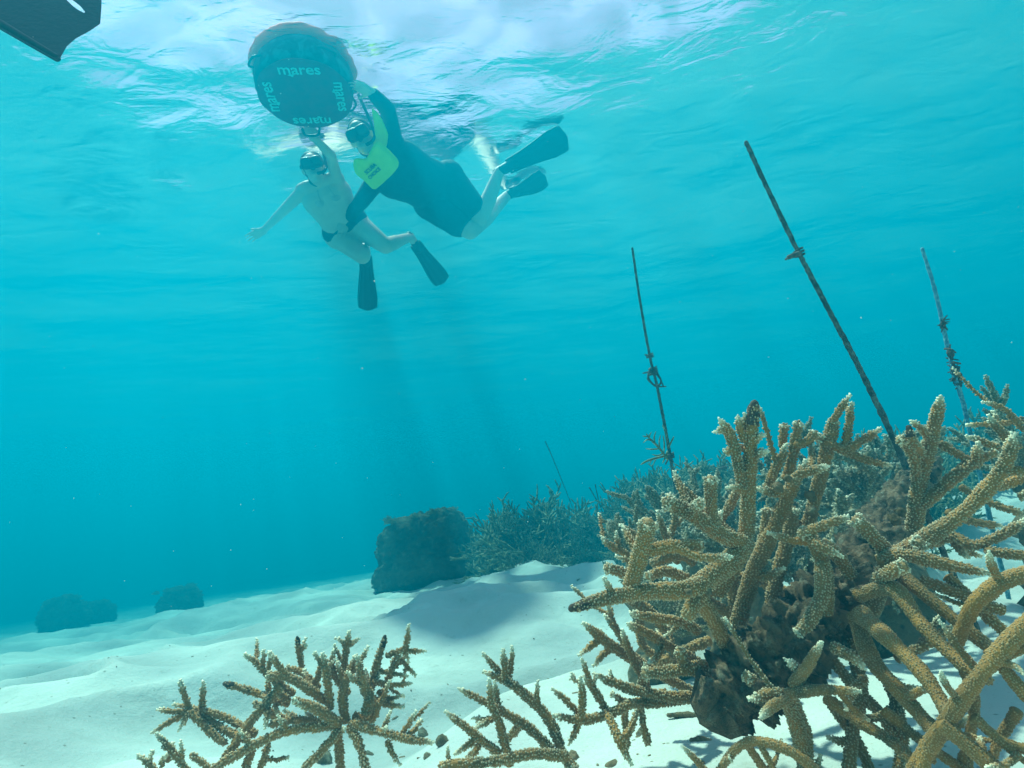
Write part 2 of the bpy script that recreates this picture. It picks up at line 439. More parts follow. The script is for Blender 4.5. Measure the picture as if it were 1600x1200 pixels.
def tapered(pts, rad, n=10, tip=.55, ln=4.5):
    C = catmull(pts, n); R = np.interp(np.linspace(0, 1, n), np.linspace(0, 1, len(rad)), rad)
    L = np.linalg.norm(np.diff(C, axis=0), axis=1).sum(); d = (1 - np.linspace(0, 1, n)) * L
    return C, R * (1 - tip * np.clip(1 - d / (R[-1] * ln), 0, 1) ** 1.3)

# ------------------------------------------------------------------ the big colony at the right
def colony(px, py, d, name, label, cat='coral', group=None):
    o = empty(name, P(px, py, d)); tag(o, label, cat, group); return o
A = colony(1300, 1010, .72, 'staghorn_coral', 'largest tan staghorn coral thicket with thick knobbly branches, filling the lower right foreground')
BIG = [
 # left fore limb and its knob
 ("1150,880,.66,30 1085,918,.62,34 1010,925,.60,31 950,934,.58,26 900,949,.57,20", 'd'),
 ("985,918,.60,30 1000,868,.60,31 1012,822,.59,31", 'b'), ("1012,860,.60,25 1050,854,.60,25 1092,852,.60,24", 'b'),
 ("958,932,.585,14 950,915,.58,13 944,902,.58,9", 'p'),
 ("1085,915,.63,34 1140,882,.66,38 1165,850,.67,34", 'n'),
 ("1165,850,.67,30 1128,836,.65,30 1085,806,.63,28 1046,786,.62,27", 'b'),
 ("1112,828,.64,24 1111,790,.64,24 1110,752,.63,22", 'b'), ("1088,800,.63,20 1092,788,.60,20", 'b'),
 ("1105,800,.66,14 1080,775,.67,13 1056,750,.68,10", 'p'),
 ("1120,925,.70,34 1162,850,.68,32 1170,760,.67,27 1173,690,.66,25 1178,640,.66,20", 'd'),
 ("1160,760,.67,20 1150,712,.66,19 1140,678,.66,19 1124,655,.65,14", 'p'), ("1140,680,.66,12 1128,672,.655,10 1115,676,.65,8", 'p'),
 ("1163,690,.66,14 1155,665,.66,12 1153,648,.66,8", 'p'), ("1160,680,.67,12 1163,660,.665,10 1164,645,.66,7", 'p'),
 ("1178,690,.66,14 1190,680,.65,12 1196,679,.65,9", 'p'), ("1180,712,.66,16 1192,706,.65,14 1201,705,.645,9", 'p'),
 ("1165,768,.67,16 1150,762,.66,14 1136,762,.655,9", 'p'), ("1160,700,.67,14 1143,702,.66,14 1136,706,.66,13", 'b'),
 ("1135,800,.70,15 1145,780,.70,15 1153,765,.70,14", 'n'), ("1125,818,.70,15 1140,790,.70,15 1152,768,.70,13", 'n'),
 ("1165,850,.67,36 1135,880,.65,38 1105,905,.63,36 1075,960,.62,28", 'n'),
 # centre limbs
 ("1150,985,.74,34 1175,900,.71,32 1200,845,.70,30 1225,790,.69,28 1243,750,.68,22", 'n'),
 ("1225,775,.69,22 1245,745,.68,20 1270,735,.67,18 1295,729,.66,14", 'p'), ("1240,765,.69,17 1215,770,.68,17 1184,764,.67,13", 'p'),
 ("1250,740,.68,12 1256,728,.68,12 1260,718,.68,9", 'p'),
 ("1198,768,.72,18 1210,735,.72,17 1222,712,.72,15 1228,694,.72,12", 'p'),
 ("1230,750,.72,20 1240,705,.72,18 1247,664,.71,17", 'b'), ("1242,695,.71,16 1262,690,.71,17 1272,678,.71,14", 'b'), ("1222,700,.74,13 1224,680,.74,16 1225,668,.74,16", 'b'),
 ("1260,830,.76,26 1282,745,.74,22 1293,700,.73,23 1302,662,.73,22", 'b'), ("1296,668,.73,13 1312,640,.72,13 1328,618,.72,10", 'p'), ("1318,705,.72,14 1326,670,.72,16 1331,628,.72,12", 'p'),
 ("1285,690,.73,16 1302,697,.72,16 1320,704,.72,17", 'n'), ("1316,706,.72,16 1345,690,.71,16 1376,670,.71,11", 'p'), ("1318,703,.72,16 1350,718,.71,14 1393,728,.70,9", 'p'), ("1290,688,.74,14 1281,685,.73,16", 'b'),
 ("1290,960,.64,30 1288,890,.64,29 1270,845,.64,26 1257,832,.63,22", 'b'), ("1256,833,.63,20 1290,820,.62,20 1326,807,.62,15", 'p'), ("1262,838,.63,18 1285,855,.61,19 1317,869,.60,14", 'p'),
 ("1330,900,.66,30 1310,870,.66,24 1290,850,.66,22", 'n'),
 ("1285,880,.62,32 1284,930,.60,30 1262,975,.59,26 1248,988,.59,20", 'b'),
 ("1200,980,.76,30 1215,900,.75,28 1232,840,.75,26 1238,800,.75,24", 'b'),
 ("1090,930,.63,32 1112,965,.64,30 1130,1000,.66,28 1138,1020,.67,26", 'n'),
 ("1170,930,.78,24 1185,870,.78,22 1197,830,.78,20 1200,800,.78,19", 'b'),
 # right half
 ("1340,1000,.66,38 1370,930,.64,36 1385,870,.63,32 1360,835,.62,30 1340,815,.62,26", 'b'),
 ("1375,880,.62,34 1440,845,.61,33 1500,805,.60,32 1550,755,.59,30 1575,715,.58,26 1582,678,.58,17", 'p'),
 ("1562,735,.59,22 1585,735,.58,22 1612,738,.57,20", 'n'),
 ("1428,830,.70,34 1436,760,.69,31 1448,710,.68,30 1460,665,.67,27 1470,619,.66,20", 'p'),
 ("1440,712,.68,20 1425,692,.66,22 1408,688,.66,21", 'b'), ("1432,750,.69,19 1428,715,.67,18 1412,690,.66,20", 'b'),
 ("1450,682,.67,14 1438,668,.66,13 1424,657,.65,8", 'p'), ("1434,700,.66,14 1424,685,.65,14 1421,674,.65,14", 'd'),
 ("1440,790,.69,27 1480,755,.67,26 1510,730,.66,25 1535,712,.66,20", 'n'), ("1468,692,.68,16 1490,705,.67,17 1518,722,.66,17", 'n'), ("1525,728,.66,18 1527,705,.65,19 1529,690,.65,14", 'p'), ("1522,722,.66,16 1545,712,.65,16 1552,708,.65,14", 'b'),
 ("1385,872,.62,32 1420,868,.59,30 1470,880,.57,28 1550,897,.55,18", 'p'), ("1420,858,.62,24 1435,850,.60,26", 'b'), ("1372,905,.60,28 1395,892,.57,28 1408,886,.56,28", 'b'),
 ("1450,850,.72,20 1490,838,.70,22 1520,852,.68,22 1560,838,.67,20 1606,812,.66,16", 'p'), ("1488,838,.71,18 1500,860,.70,17 1515,872,.69,14", 'p'), ("1540,860,.67,20 1575,865,.65,22 1612,870,.64,22", 'n'),
 ("1500,760,.80,14 1545,785,.78,14 1590,800,.76,13", 'n'), ("1480,800,.8,15 1520,815,.8,15 1565,822,.8,12", 'p'),
 # lower right, close to the lens
 ("1340,930,.62,34 1395,920,.58,36 1440,975,.54,36 1500,1035,.50,38 1540,1060,.48,38", 'n'),
 ("1345,960,.60,40 1390,1000,.55,44 1440,1050,.51,46 1480,1110,.48,44", 'n'),
 ("1335,960,.62,34 1362,1030,.58,36 1410,1085,.54,38 1465,1150,.50,42", 'n'),
 ("1400,890,.60,28 1440,925,.57,30 1500,975,.54,32 1550,1015,.52,36", 'n'),
 ("1640,890,.50,46 1575,905,.50,44 1530,935,.50,40 1508,972,.51,36 1490,1015,.52,34", 'n'),
 ("1640,940,.46,44 1570,1010,.46,48 1520,1070,.46,46 1450,1170,.48,44 1400,1250,.49,42", 'n'),
 ("1530,1050,.48,30 1590,1015,.46,34 1640,1015,.45,36", 'n'),
 ("1470,1130,.47,44 1530,1180,.45,48 1600,1240,.43,52", 'n'),
 ("1545,1015,.47,36 1585,1065,.45,40 1640,1130,.43,46", 'n'), ("1450,1160,.48,42 1440,1230,.47,46", 'n'), ("1520,1120,.46,30 1570,1160,.45,32 1640,1180,.44,34", 'n'),
 ("1238,1072,.56,26 1262,1040,.55,27 1284,1003,.54,18", 'p'), ("1225,1085,.56,26 1285,1078,.54,24 1345,1080,.53,15", 'p'), ("1255,1050,.57,18 1240,1040,.56,18 1228,1030,.56,12", 'p'),
 ("1300,1010,.58,20 1330,1025,.56,24 1352,1046,.55,18", 'p'),
 ("1255,1180,.60,36 1240,1120,.58,30 1215,1085,.56,26 1170,1093,.55,14", 'p'), ("1232,1090,.56,24 1205,1105,.54,23 1188,1122,.53,15", 'p'),
 ("1260,1230,.60,36 1255,1150,.60,34 1235,1085,.57,30", 'n'),
 ("1215,1105,.62,24 1190,1075,.62,24 1168,1058,.61,21", 'b'),
 ("1290,1090,.60,24 1340,1125,.57,26 1395,1160,.54,28 1440,1200,.5,30", 'n'), ("1300,1030,.64,22 1340,1080,.62,22 1380,1120,.6,24 1420,1190,.56,26", 'n'),
 ("1330,1000,.66,24 1345,1080,.62,26 1330,1160,.60,28 1325,1230,.58,30", 'n'), ("1385,1060,.60,20 1410,1140,.58,22 1400,1230,.56,26", 'n'),
 ("1120,1210,.52,18 1150,1170,.50,24 1185,1158,.49,26 1245,1180,.47,28 1310,1240,.46,30", 'n'), ("1128,1196,.50,18 1140,1185,.5,14", 'b'),
 ("1165,1160,.50,20 1195,1205,.5,22 1210,1240,.5,22", 'n'),
 # left flank, thinner limbs reaching out over the sand
 ("1090,985,.72,20 1065,972,.70,17 1025,966,.68,17 985,958,.67,13", 'p'), ("1100,1040,.74,20 1050,1012,.72,18 1015,992,.70,18 980,974,.69,12", 'p'),
 ("1080,1080,.78,18 1000,1036,.76,20 955,1008,.74,19 912,974,.73,12", 'p'), ("940,998,.74,12 925,1008,.73,12 905,1024,.72,9", 'p'), ("958,1010,.75,12 940,1025,.74,12 928,1040,.74,9", 'p'), ("935,990,.74,9 940,984,.74,7", 'p'),
 ("1180,1005,.74,26 1130,1036,.70,26 1080,1045,.68,25 1010,1052,.66,22", 'b'), ("1068,1045,.68,20 1066,1028,.68,21 1063,1018,.68,17", 'b'),
 ("1100,1090,.72,22 1040,1088,.70,20 985,1076,.68,19 932,1056,.67,12", 'p'), ("958,1066,.68,10 955,1055,.68,9 954,1046,.68,7", 'p'), ("940,1056,.67,8 926,1052,.67,6", 'p'),
 ("1015,1085,.74,16 995,1040,.73,15 980,1010,.72,14 973,985,.72,10", 'p'), ("1000,1075,.7,16 1010,1050,.69,14 1006,1035,.69,9", 'p'),
 ("980,1020,.80,14 968,990,.80,14 945,962,.80,10", 'p'), ("972,1000,.81,12 958,975,.81,11 950,945,.81,9", 'p'),
 ("1060,1040,.84,16 1005,1010,.84,14 1000,950,.84,13 998,935,.84,12", 'n'), ("1110,1000,.80,18 1060,1020,.82,16 1010,1050,.84,15", 'n'),
 ("1040,985,.84,16 1010,950,.84,16 985,940,.84,13", 'n'), ("1090,930,.82,18 1140,960,.80,20 1180,1000,.78,22", 'n'),
 ("1180,1010,.80,22 1150,960,.80,20 1145,910,.80,18 1150,880,.80,18", 'n'), ("1240,930,.84,22 1190,910,.84,20 1150,900,.84,18 1110,905,.84,18", 'n'),
 ("1000,880,.78,14 975,864,.78,13 948,848,.77,12 940,838,.77,8", 'p'), ("968,860,.78,9 965,845,.78,8 963,832,.78,6", 'p'),
 ("1010,850,.82,13 990,835,.82,12 970,820,.82,9", 'p'), ("1060,880,.80,14 1040,840,.80,13 1028,800,.80,9", 'p'), ("1040,850,.86,13 1055,815,.86,12 1050,795,.86,9", 'p'),
 ("985,905,.66,14 972,895,.66,18 950,888,.65,16", 'b'), ("990,885,.7,9 980,876,.7,9 962,869,.7,6", 'p'),
 ("1085,880,.78,14 1060,868,.78,16 1020,880,.78,17", 'n'), ("1075,905,.70,22 1040,892,.70,20 1015,900,.69,18", 'b'),
 # far right edge
 ("1640,720,.62,24 1600,745,.60,22 1560,760,.6,20", 'n'), ("1640,770,.60,26 1600,775,.6,22", 'b'), ("1560,700,.66,15 1535,690,.66,14 1510,682,.66,10", 'p'),
 ("1590,700,.70,20 1560,670,.70,17 1545,650,.7,11", 'p'), ("1600,672,.76,14 1570,640,.76,12 1536,628,.76,8", 'p'), ("1605,655,.78,12 1560,662,.78,11 1510,664,.78,8", 'p'),
]
BIG += [("1500,1035,.50,28 1522,1090,.51,26 1515,1150,.52,26 1490,1230,.53,26", 'n'), ("1380,1110,.56,26 1450,1165,.54,26 1560,1240,.5,30", 'n'), ("1570,955,.56,26 1505,930,.58,24 1445,908,.60,22", 'n'),
 ("1400,1030,.60,20 1450,1005,.60,19 1492,975,.60,14", 'p'), ("1300,1100,.62,24 1345,1170,.61,24 1370,1240,.6,24", 'n'), ("1590,1110,.46,30 1560,1160,.47,30 1530,1240,.47,30", 'n'), ("1480,900,.60,24 1540,960,.58,26 1590,1005,.56,28 1650,1040,.54,28", 'n'),
 ("1500,1095,.47,22 1478,1070,.46,20 1470,1048,.455,14", 'p'), ("1555,1035,.46,22 1585,1040,.45,20 1606,1060,.44,14", 'p'), ("1420,1090,.53,20 1440,1078,.51,18 1462,1075,.50,13", 'p'), ("1350,1060,.58,18 1330,1085,.56,17 1322,1110,.55,13", 'p'),
 ("1560,905,.50,24 1548,880,.49,22 1545,862,.485,14", 'p'), ("1590,1180,.44,22 1570,1195,.43,20 1540,1200,.42,15", 'p')]
for spec, k in BIG: limb(A, spec, k)
# side twigs that grow away behind the traced limbs and fill the thicket
rt = np.random.default_rng(11)
base = list(LIMBS)
for root, pts, rad in base:
    L = np.linalg.norm(pts[-1] - pts[0])
    if L < .05 or rt.random() < .15: continue
    for k in range(2 if L < .09 else 4):
        i = rt.integers(len(pts) // 5, max(len(pts) // 5 + 1, int(len(pts) * .9))); a = pts[i]
        tv = pts[min(i + 1, len(pts) - 1)] - pts[max(i - 1, 0)]; tv /= np.linalg.norm(tv)
        sd_ = rt.normal(0, 1, 3); sd_ -= tv * (sd_ @ tv); sd_ /= np.linalg.norm(sd_)
        d = tv * .5 + sd_ * .7 + FWD * rt.uniform(.15, .9) + np.array([0, 0, -.05]); d /= np.linalg.norm(d)
        ln = rt.uniform(.022, .075); r0 = rad.mean() * rt.uniform(.5, .72)
        b = a + d * ln * .5; c = b + (d + np.array([0, 0, .35])) * ln * .5
        if c[2] < float(sand_h(c[0], c[1])) + .004: continue
        if (lambda q: q @ UPV / (q @ FWD) * -FPX + 600)(c) < 740: continue
        px_ = 800 + c @ RGT / (c @ FWD) * FPX; py_ = 600 - c @ UPV / (c @ FWD) * FPX
    if abs((px_ - 1128) * .745 + (py_ - 1100) * .667) < 260 and abs((px_ - 1128) * .667 + (py_ - 1100) * .745 - 0) < 90: continue
    limb(A, (np.array([a, b, c]), np.array([r0, r0 * .9, r0 * .75])), 'p', sp=.0042, seg=10)
# the dead, overgrown trunk that lies through the colony
m = MB(); r = np.random.default_rng(5)
lump(m, [P(1450, 725, 1.06), P(1400, 800, .93), P(1335, 900, .76), P(1262, 980, .675), P(1180, 1055, .65), P(1128, 1100, .65)],
     [.024, .032, .037, .039, .039, .033], 72, .30, r, step=.003, freq=2.6)
trunk = m.build('dead_trunk', TRUNKM, None, P(1112, 1112, .67))
tag(trunk, 'thick dark dead trunk overgrown with algae, slanting through the large coral thicket', 'dead trunk')
m = MB()
for (x, y, d, w) in [(1325, 925, .70, 60), (1345, 905, .70, 45), (1310, 955, .76, 60), (1310, 900, .72, 44), (1355, 940, .70, 40), (1270, 975, .82, 50), (1180, 1000, .86, 60), (1350, 985, .78, 40)]:
    c = P(x, y, d + .04); q = w / FPX * d / 2 * .58
    m = MB(); lump(m, [c - [q * .6, 0, q * .3], c, c + [q * .6, q * .2, q * .3]], [q * .6, q * 1.0, q * .6], 24, .35, r, step=q * .1, freq=1.5)
    m.build('dead_core', DEAD, A)
m = MB()
for (x, y, d, w, k) in [(1215, 762, .655, 20, 0), (1230, 748, .66, 16, 0), (1095, 848, .60, 12, 0), (1397, 812, .66, 22, 0), (1408, 800, .66, 20, 0), (1268, 800, .66, 22, 0), (1265, 775, .67, 22, 0), (1075, 925, .60, 14, 0), (1105, 925, .62, 18, 0)]:
    c = P(x, y, d); q = w / FPX * d / 2
    m = MB(); lump(m, [c - [q * .4, 0, q * .2], c, c + [q * .4, q * .2, q * .2]], [q * .55, q * .85, q * .55], 18, .4, r, step=q * .12, freq=1.8)
    m.build('algae_knob', DEAD, A)

# ------------------------------------------------------------------ small colonies on the sand
Bc = colony(880, 1180, .62, 'staghorn_coral', 'small open staghorn coral of a few slim branches on sand at the bottom middle')
for spec, k in [
 ("880,1182,.62,20 862,1132,.64,19 838,1102,.65,17 795,1066,.66,15 755,1050,.67,10", 'p'), ("790,1064,.66,13 788,1040,.66,12 786,1014,.66,9", 'p'), ("793,1066,.67,11 799,1035,.67,10 801,1010,.67,7", 'p'), ("787,1058,.67,10 770,1038,.67,11 754,1020,.67,8", 'p'),
 ("840,1106,.65,11 839,1085,.65,11 840,1064,.65,8", 'p'), ("868,1180,.62,20 830,1140,.62,18 778,1108,.62,16 715,1075,.62,9", 'p'), ("779,1108,.63,12 776,1085,.63,11 773,1064,.63,8", 'p'),
 ("812,1132,.64,14 800,1148,.66,13 785,1160,.68,12", 'n'), ("797,1195,.60,18 780,1130,.60,15 768,1100,.60,13 765,1062,.60,11", 'p'), ("780,1178,.60,16 745,1150,.59,15 722,1132,.59,14 695,1111,.59,9", 'p'),
 ("745,1153,.59,13 730,1165,.585,12 709,1178,.58,10", 'p'), ("750,1160,.60,12 742,1175,.59,12 722,1190,.59,11", 'p'), ("775,1122,.61,10 757,1124,.61,10 738,1122,.61,9", 'p'), ("768,1124,.61,9 752,1132,.60,9 742,1138,.60,7", 'p'),
 ("885,1182,.60,22 830,1178,.58,20 770,1190,.56,20 690,1196,.55,18", 'n'), ("703,1198,.56,9 700,1180,.56,9 700,1165,.56,7", 'p'), ("880,1180,.61,20 895,1200,.6,22", 'b'), ("820,1180,.58,9 819,1172,.58,7", 'p')]:
    limb(Bc, spec, k, sp=.0036)
Dc = colony(950, 1115, .66, 'staghorn_coral', 'medium staghorn coral with slim forked branches, between the small bottom coral and the big thicket')
for spec, k in [
 ("985,1100,.66,16 945,1118,.65,17 905,1125,.64,15 863,1117,.64,10", 'p'), ("908,1122,.64,14 910,1090,.64,14 907,1058,.64,10", 'p'), ("906,1122,.64,12 900,1140,.64,11 888,1165,.64,8", 'p'), ("904,1115,.65,11 885,1095,.65,11 862,1075,.65,8", 'p'),
 ("948,1112,.66,15 930,1080,.67,14 912,1056,.67,11", 'p'), ("922,1065,.67,10 915,1045,.67,10 909,1028,.67,7", 'p'), ("926,1070,.67,8 930,1060,.67,7 932,1052,.67,6", 'p'),
 ("950,1118,.64,17 965,1150,.61,17 975,1172,.60,15 988,1196,.59,11", 'p'), ("966,1158,.61,13 985,1140,.62,13 995,1112,.63,12", 'n'), ("1080,1090,.74,18 1030,1098,.70,17 985,1100,.67,16", 'n'), ("1040,1080,.72,12 985,1098,.69,12 958,1086,.68,10", 'b'),
 ("975,1100,.70,12 978,1140,.70,13 980,1165,.70,12", 'n'), ("1000,1100,.7,13 1005,1130,.70,13 1012,1160,.70,14", 'n'), ("898,1064,.68,8 893,1052,.68,6", 'p'), ("905,1066,.69,7 890,1060,.69,6", 'p')]:
    limb(Dc, spec, k, sp=.0036)
Ec = colony(1080, 1195, .60, 'staghorn_coral', 'single short pale-tipped coral branch standing on the sand at the bottom edge')
limb(Ec, "1108,1212,.55,16 1085,1185,.55,15 1066,1165,.55,9", 'p', sp=.0036)
Cc = colony(535, 1130, .74, 'staghorn_coral', 'bushy spiky staghorn coral with pale tips standing on sand at the lower left')
for spec, k in [
 ("532,1132,.72,20 495,1108,.71,19 462,1095,.70,15", 'b'), ("528,1133,.72,18 450,1142,.70,17 395,1165,.69,17 335,1200,.68,18", 'n'), ("541,1128,.74,18 535,1090,.74,17 545,1052,.75,16 558,1022,.76,10", 'p'),
 ("517,1108,.73,15 512,1065,.73,15 505,1020,.73,10", 'p'), ("480,1082,.75,12 495,1060,.75,12 506,1022,.75,8", 'p'), ("536,1062,.78,13 540,1020,.78,13 546,985,.78,8", 'p'), ("540,1012,.78,8 534,1002,.78,8 525,997,.78,6", 'p'), ("543,1010,.78,8 552,1003,.78,8 563,997,.78,6", 'p'),
 ("572,1115,.74,20 577,1085,.74,17 565,1062,.74,15 561,1025,.74,10", 'p'), ("552,1118,.75,16 575,1125,.75,17 588,1108,.75,16 570,1080,.75,15", 'n'),
 ("578,1080,.78,16 590,1035,.78,14 600,1000,.79,11", 'd'), ("603,1025,.79,10 630,1014,.79,9 636,1000,.79,9 639,976,.79,7", 'p'), ("632,1016,.79,8 648,1017,.79,7 666,1018,.79,5", 'p'), ("632,1018,.79,8 636,1026,.79,7 639,1034,.79,5", 'p'), ("618,1022,.80,9 635,1040,.80,8 650,1056,.80,6", 'p'),
 ("600,1082,.80,11 610,1050,.80,10 616,1030,.80,8", 'n'), ("548,1130,.72,17 600,1145,.70,15 640,1155,.69,13 678,1160,.68,8", 'p'), ("622,1152,.70,10 636,1135,.70,9 650,1112,.70,7", 'p'), ("605,1158,.70,11 612,1175,.69,10 626,1196,.68,8", 'p'), ("598,1142,.71,10 605,1125,.71,9 610,1112,.71,7", 'p'),
 ("575,1085,.76,11 600,1100,.76,11 632,1104,.76,9", 'p'), ("585,1048,.78,9 612,1052,.78,9 638,1056,.78,6", 'p'), ("582,1065,.77,10 612,1070,.77,9 645,1068,.77,6", 'p'), ("590,1080,.77,10 605,1092,.77,9 630,1086,.77,6", 'p'),
 ("532,1140,.72,17 510,1165,.70,17 478,1198,.68,17", 'n'), ("545,1135,.72,18 562,1165,.70,17 572,1205,.68,18", 'n'), ("525,1140,.74,18 530,1170,.73,18 532,1210,.72,19", 'n'),
 ("460,1085,.77,14 425,1060,.77,13 405,1040,.77,13 383,1022,.77,8", 'p'), ("410,1045,.77,9 412,1028,.77,8 411,1015,.77,6", 'p'), ("418,1050,.77,9 422,1035,.77,8 421,1018,.77,6", 'p'), ("440,1052,.78,9 432,1036,.78,9 425,1025,.78,6", 'p'),
 ("515,1100,.74,16 480,1075,.73,18 450,1058,.73,18 422,1056,.73,16", 'b'), ("440,1070,.73,17 420,1095,.72,17 390,1130,.71,17 345,1195,.69,18", 'n'),
 ("452,1100,.78,15 420,1090,.78,15 385,1078,.78,13 356,1070,.78,11", 'd'), ("472,1045,.79,11 468,1022,.79,10 465,1000,.79,8", 'd'), ("468,1014,.79,6 460,1010,.79,5", 'p'), ("472,1016,.79,6 480,1008,.79,5", 'p'),
 ("500,1130,.74,15 460,1125,.73,15 425,1132,.72,14", 'n'), ("500,1075,.76,13 470,1050,.76,13 450,1045,.76,12", 'b'), ("545,1085,.78,13 520,1050,.78,12 522,1015,.78,8", 'p'),
 ("480,1130,.75,13 440,1120,.76,13 400,1100,.76,14", 'n'), ("395,1170,.71,14 385,1195,.70,15 380,1225,.70,15", 'n'), ("420,1160,.71,12 412,1185,.70,12 400,1225,.70,13", 'n'), ("452,1095,.76,11 440,1085,.76,11 425,1092,.75,9", 'p'), ("430,1100,.76,10 433,1112,.75,9 434,1120,.75,6", 'p')]:
    limb(Cc, spec, k, sp=.0040, seg=11)
Fc = colony(297, 1106, .74, 'staghorn_coral', 'star-shaped group of staghorn branches left of the bushy lower left coral')
for spec, k in [
 ("297,1110,.74,13 289,1088,.74,12 281,1064,.74,8", 'p'), ("315,1110,.74,12 317,1085,.74,12 318,1064,.74,8", 'p'), ("300,1110,.74,12 275,1112,.73,11 245,1109,.73,8", 'p'), ("297,1110,.74,12 265,1128,.72,12 235,1146,.71,8", 'p'),
 ("400,1148,.72,16 365,1128,.73,15 335,1115,.73,14 300,1108,.74,13", 'n'), ("298,1112,.73,14 320,1135,.72,14 350,1160,.71,15", 'n'), ("296,1112,.73,11 288,1126,.72,10 279,1142,.71,7", 'p'), ("296,1105,.76,8 280,1102,.76,8 268,1101,.76,6", 'p'), ("310,1112,.74,14 350,1140,.72,15 385,1155,.71,16", 'n')]:
    limb(Fc, spec, k, sp=.0040, seg=11)
Gc = colony(275, 1195, .66, 'staghorn_coral', 'low coral sprigs at the bottom edge left of the bushy coral')
for spec, k in [
 ("300,1215,.66,16 270,1175,.66,14 243,1145,.66,9", 'p'), ("282,1195,.66,10 284,1178,.66,9 283,1158,.66,7", 'p'), ("262,1190,.67,9 268,1172,.67,8 270,1160,.67,6", 'p'), ("255,1215,.66,12 230,1192,.66,11 214,1178,.66,8", 'p'), ("232,1194,.66,8 236,1182,.66,7 238,1172,.66,5", 'p'), ("255,1198,.66,9 252,1188,.66,8 262,1178,.66,6", 'p'), ("330,1230,.66,14 325,1200,.67,14 300,1180,.67,12", 'n')]:
    limb(Gc, spec, k, sp=.0040, seg=10)

rt = np.random.default_rng(17)
for root, pts, rad in [q for q in LIMBS if q[0] is Cc]:
    L = np.linalg.norm(pts[-1] - pts[0])
    if L < .035: continue
    for k in range(2 if L > .06 else 1):
        i = rt.integers(len(pts) // 4, max(len(pts) // 4 + 1, int(len(pts) * .8))); a = pts[i]; tv = pts[min(i + 1, len(pts) - 1)] - pts[max(i - 1, 0)]; tv /= np.linalg.norm(tv)
        sd_ = rt.normal(0, 1, 3); sd_ -= tv * (sd_ @ tv); sd_ /= np.linalg.norm(sd_)
        d = tv * .5 + sd_ * .6 + FWD * .35 + np.array([0, 0, .25]); d /= np.linalg.norm(d); ln = rt.uniform(.02, .045); r0 = rad.mean() * rt.uniform(.6, .75)
        c = a + d * ln
        if c[2] < float(sand_h(c[0], c[1])) + .004 or (600 - c @ UPV / (c @ FWD) * FPX) < 985: continue
        limb(Cc, (np.array([a, a + d * ln * .5, c + [0, 0, ln * .1]]), np.array([r0, r0 * .9, r0 * .75])), 'p', seg=9)

# ================================================================== reef behind
def ground(px, py):                                        # photo pixel -> point where its line of sight meets the sand
    v = ray(px, py); d = .4
    for k in range(4000):
        q = v * d
        if q[2] <= float(sand_h(q[0], q[1])): return q
        d += .01
        if d > 14: break
    return v * d
def bush_mesh(seed, n, L, rad, levels, seg, mat, sp=None, **kw):
    r = np.random.default_rng(seed); m = MB()
    for pts, rd, lev in staghorn(r, n, L, rad, levels, **kw):
        C, R = tapered(pts, rd, 8)
        fr = m.tube(C, R, seg, step=np.linalg.norm(C[-1] - C[0]) / 7, pale=.75, r=r)
        if sp: m.corallites(fr, sp, .7, r, dot=.55)
    V = np.concatenate(m.V); return mesh_np('staghorn', V, [np.concatenate(m.Q), np.concatenate(m.T)], True, {'pale': np.concatenate(m.A)})
def put(me, name, mat, loc, rz=0, sc=1.0, label=None, cat='coral', group=None, tilt=(0, 0)):
    if mat and len(me.materials) == 0: me.materials.append(mat)
    o = bpy.data.objects.new(name, me); COL.objects.link(o); o.location = tuple(float(v) for v in loc)
    o.rotation_euler = (tilt[0], tilt[1], rz); o.scale = (sc, sc, sc)
    if cat: tag(o, label, cat, group)
    return o
MIDB = [bush_mesh(20 + i, 10, .15, .0085, 2, 8, CORAL_MID, sp=.0052, up=.5) for i in range(3)]
FARB = [bush_mesh(40 + i, 34, .17, .0062, 3, 5, CORAL_FAR, up=.45, spread=1.15) for i in range(4)]
rb = np.random.default_rng(3)
# middle distance, seen through and beside the big thicket: pixel, distance, scale, label
mid = [
 (1340, 790, 1.25, 1.0, 'pale green staghorn coral seen through the gap right of the central branches'),
 (1300, 810, 1.55, 1.1, 'staghorn coral half hidden behind the white-tipped central branches'),
 (1610, 725, 1.15, .8, 'brown staghorn coral cluster at the right edge behind the tallest right branch'),
 (1075, 830, 1.35, .75, 'small staghorn coral behind the blunt left knob of the big thicket'),
 (1000, 880, 1.15, .6, 'low staghorn sprig behind the left fore limb of the big thicket'),
 (1140, 880, 1.15, .9, 'staghorn coral filling the dark hollow behind the tallest left branch'),
 (1220, 900, 1.15, 1.0, 'staghorn coral behind the centre of the big thicket'),
 (1060, 990, 1.0, .6, 'staghorn coral under the left fore limb of the big thicket'),
]
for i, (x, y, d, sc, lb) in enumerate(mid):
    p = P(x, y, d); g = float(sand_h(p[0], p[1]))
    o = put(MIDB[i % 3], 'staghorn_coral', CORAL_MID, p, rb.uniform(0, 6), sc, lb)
    # old rubble foot the living branches stand on
    if p[2] - g > .03 and y < 900:
        m = MB(); w = .05 * sc + .02
        lump(m, [[p[0], p[1], g - .03], [p[0] + .01, p[1], (p[2] + g) / 2], p], [w * 1.3, w, w * .5], 14, .4, rb, step=w * .3)
        ft = m.build('coral_foot', DEAD, None, (0, 0, 0)); ft.parent = o
        ft.matrix_parent_inverse = (Matrix.Translation(o.location) @ o.rotation_euler.to_matrix().to_4x4() @ Matrix.Diagonal((sc, sc, sc, 1))).inverted()
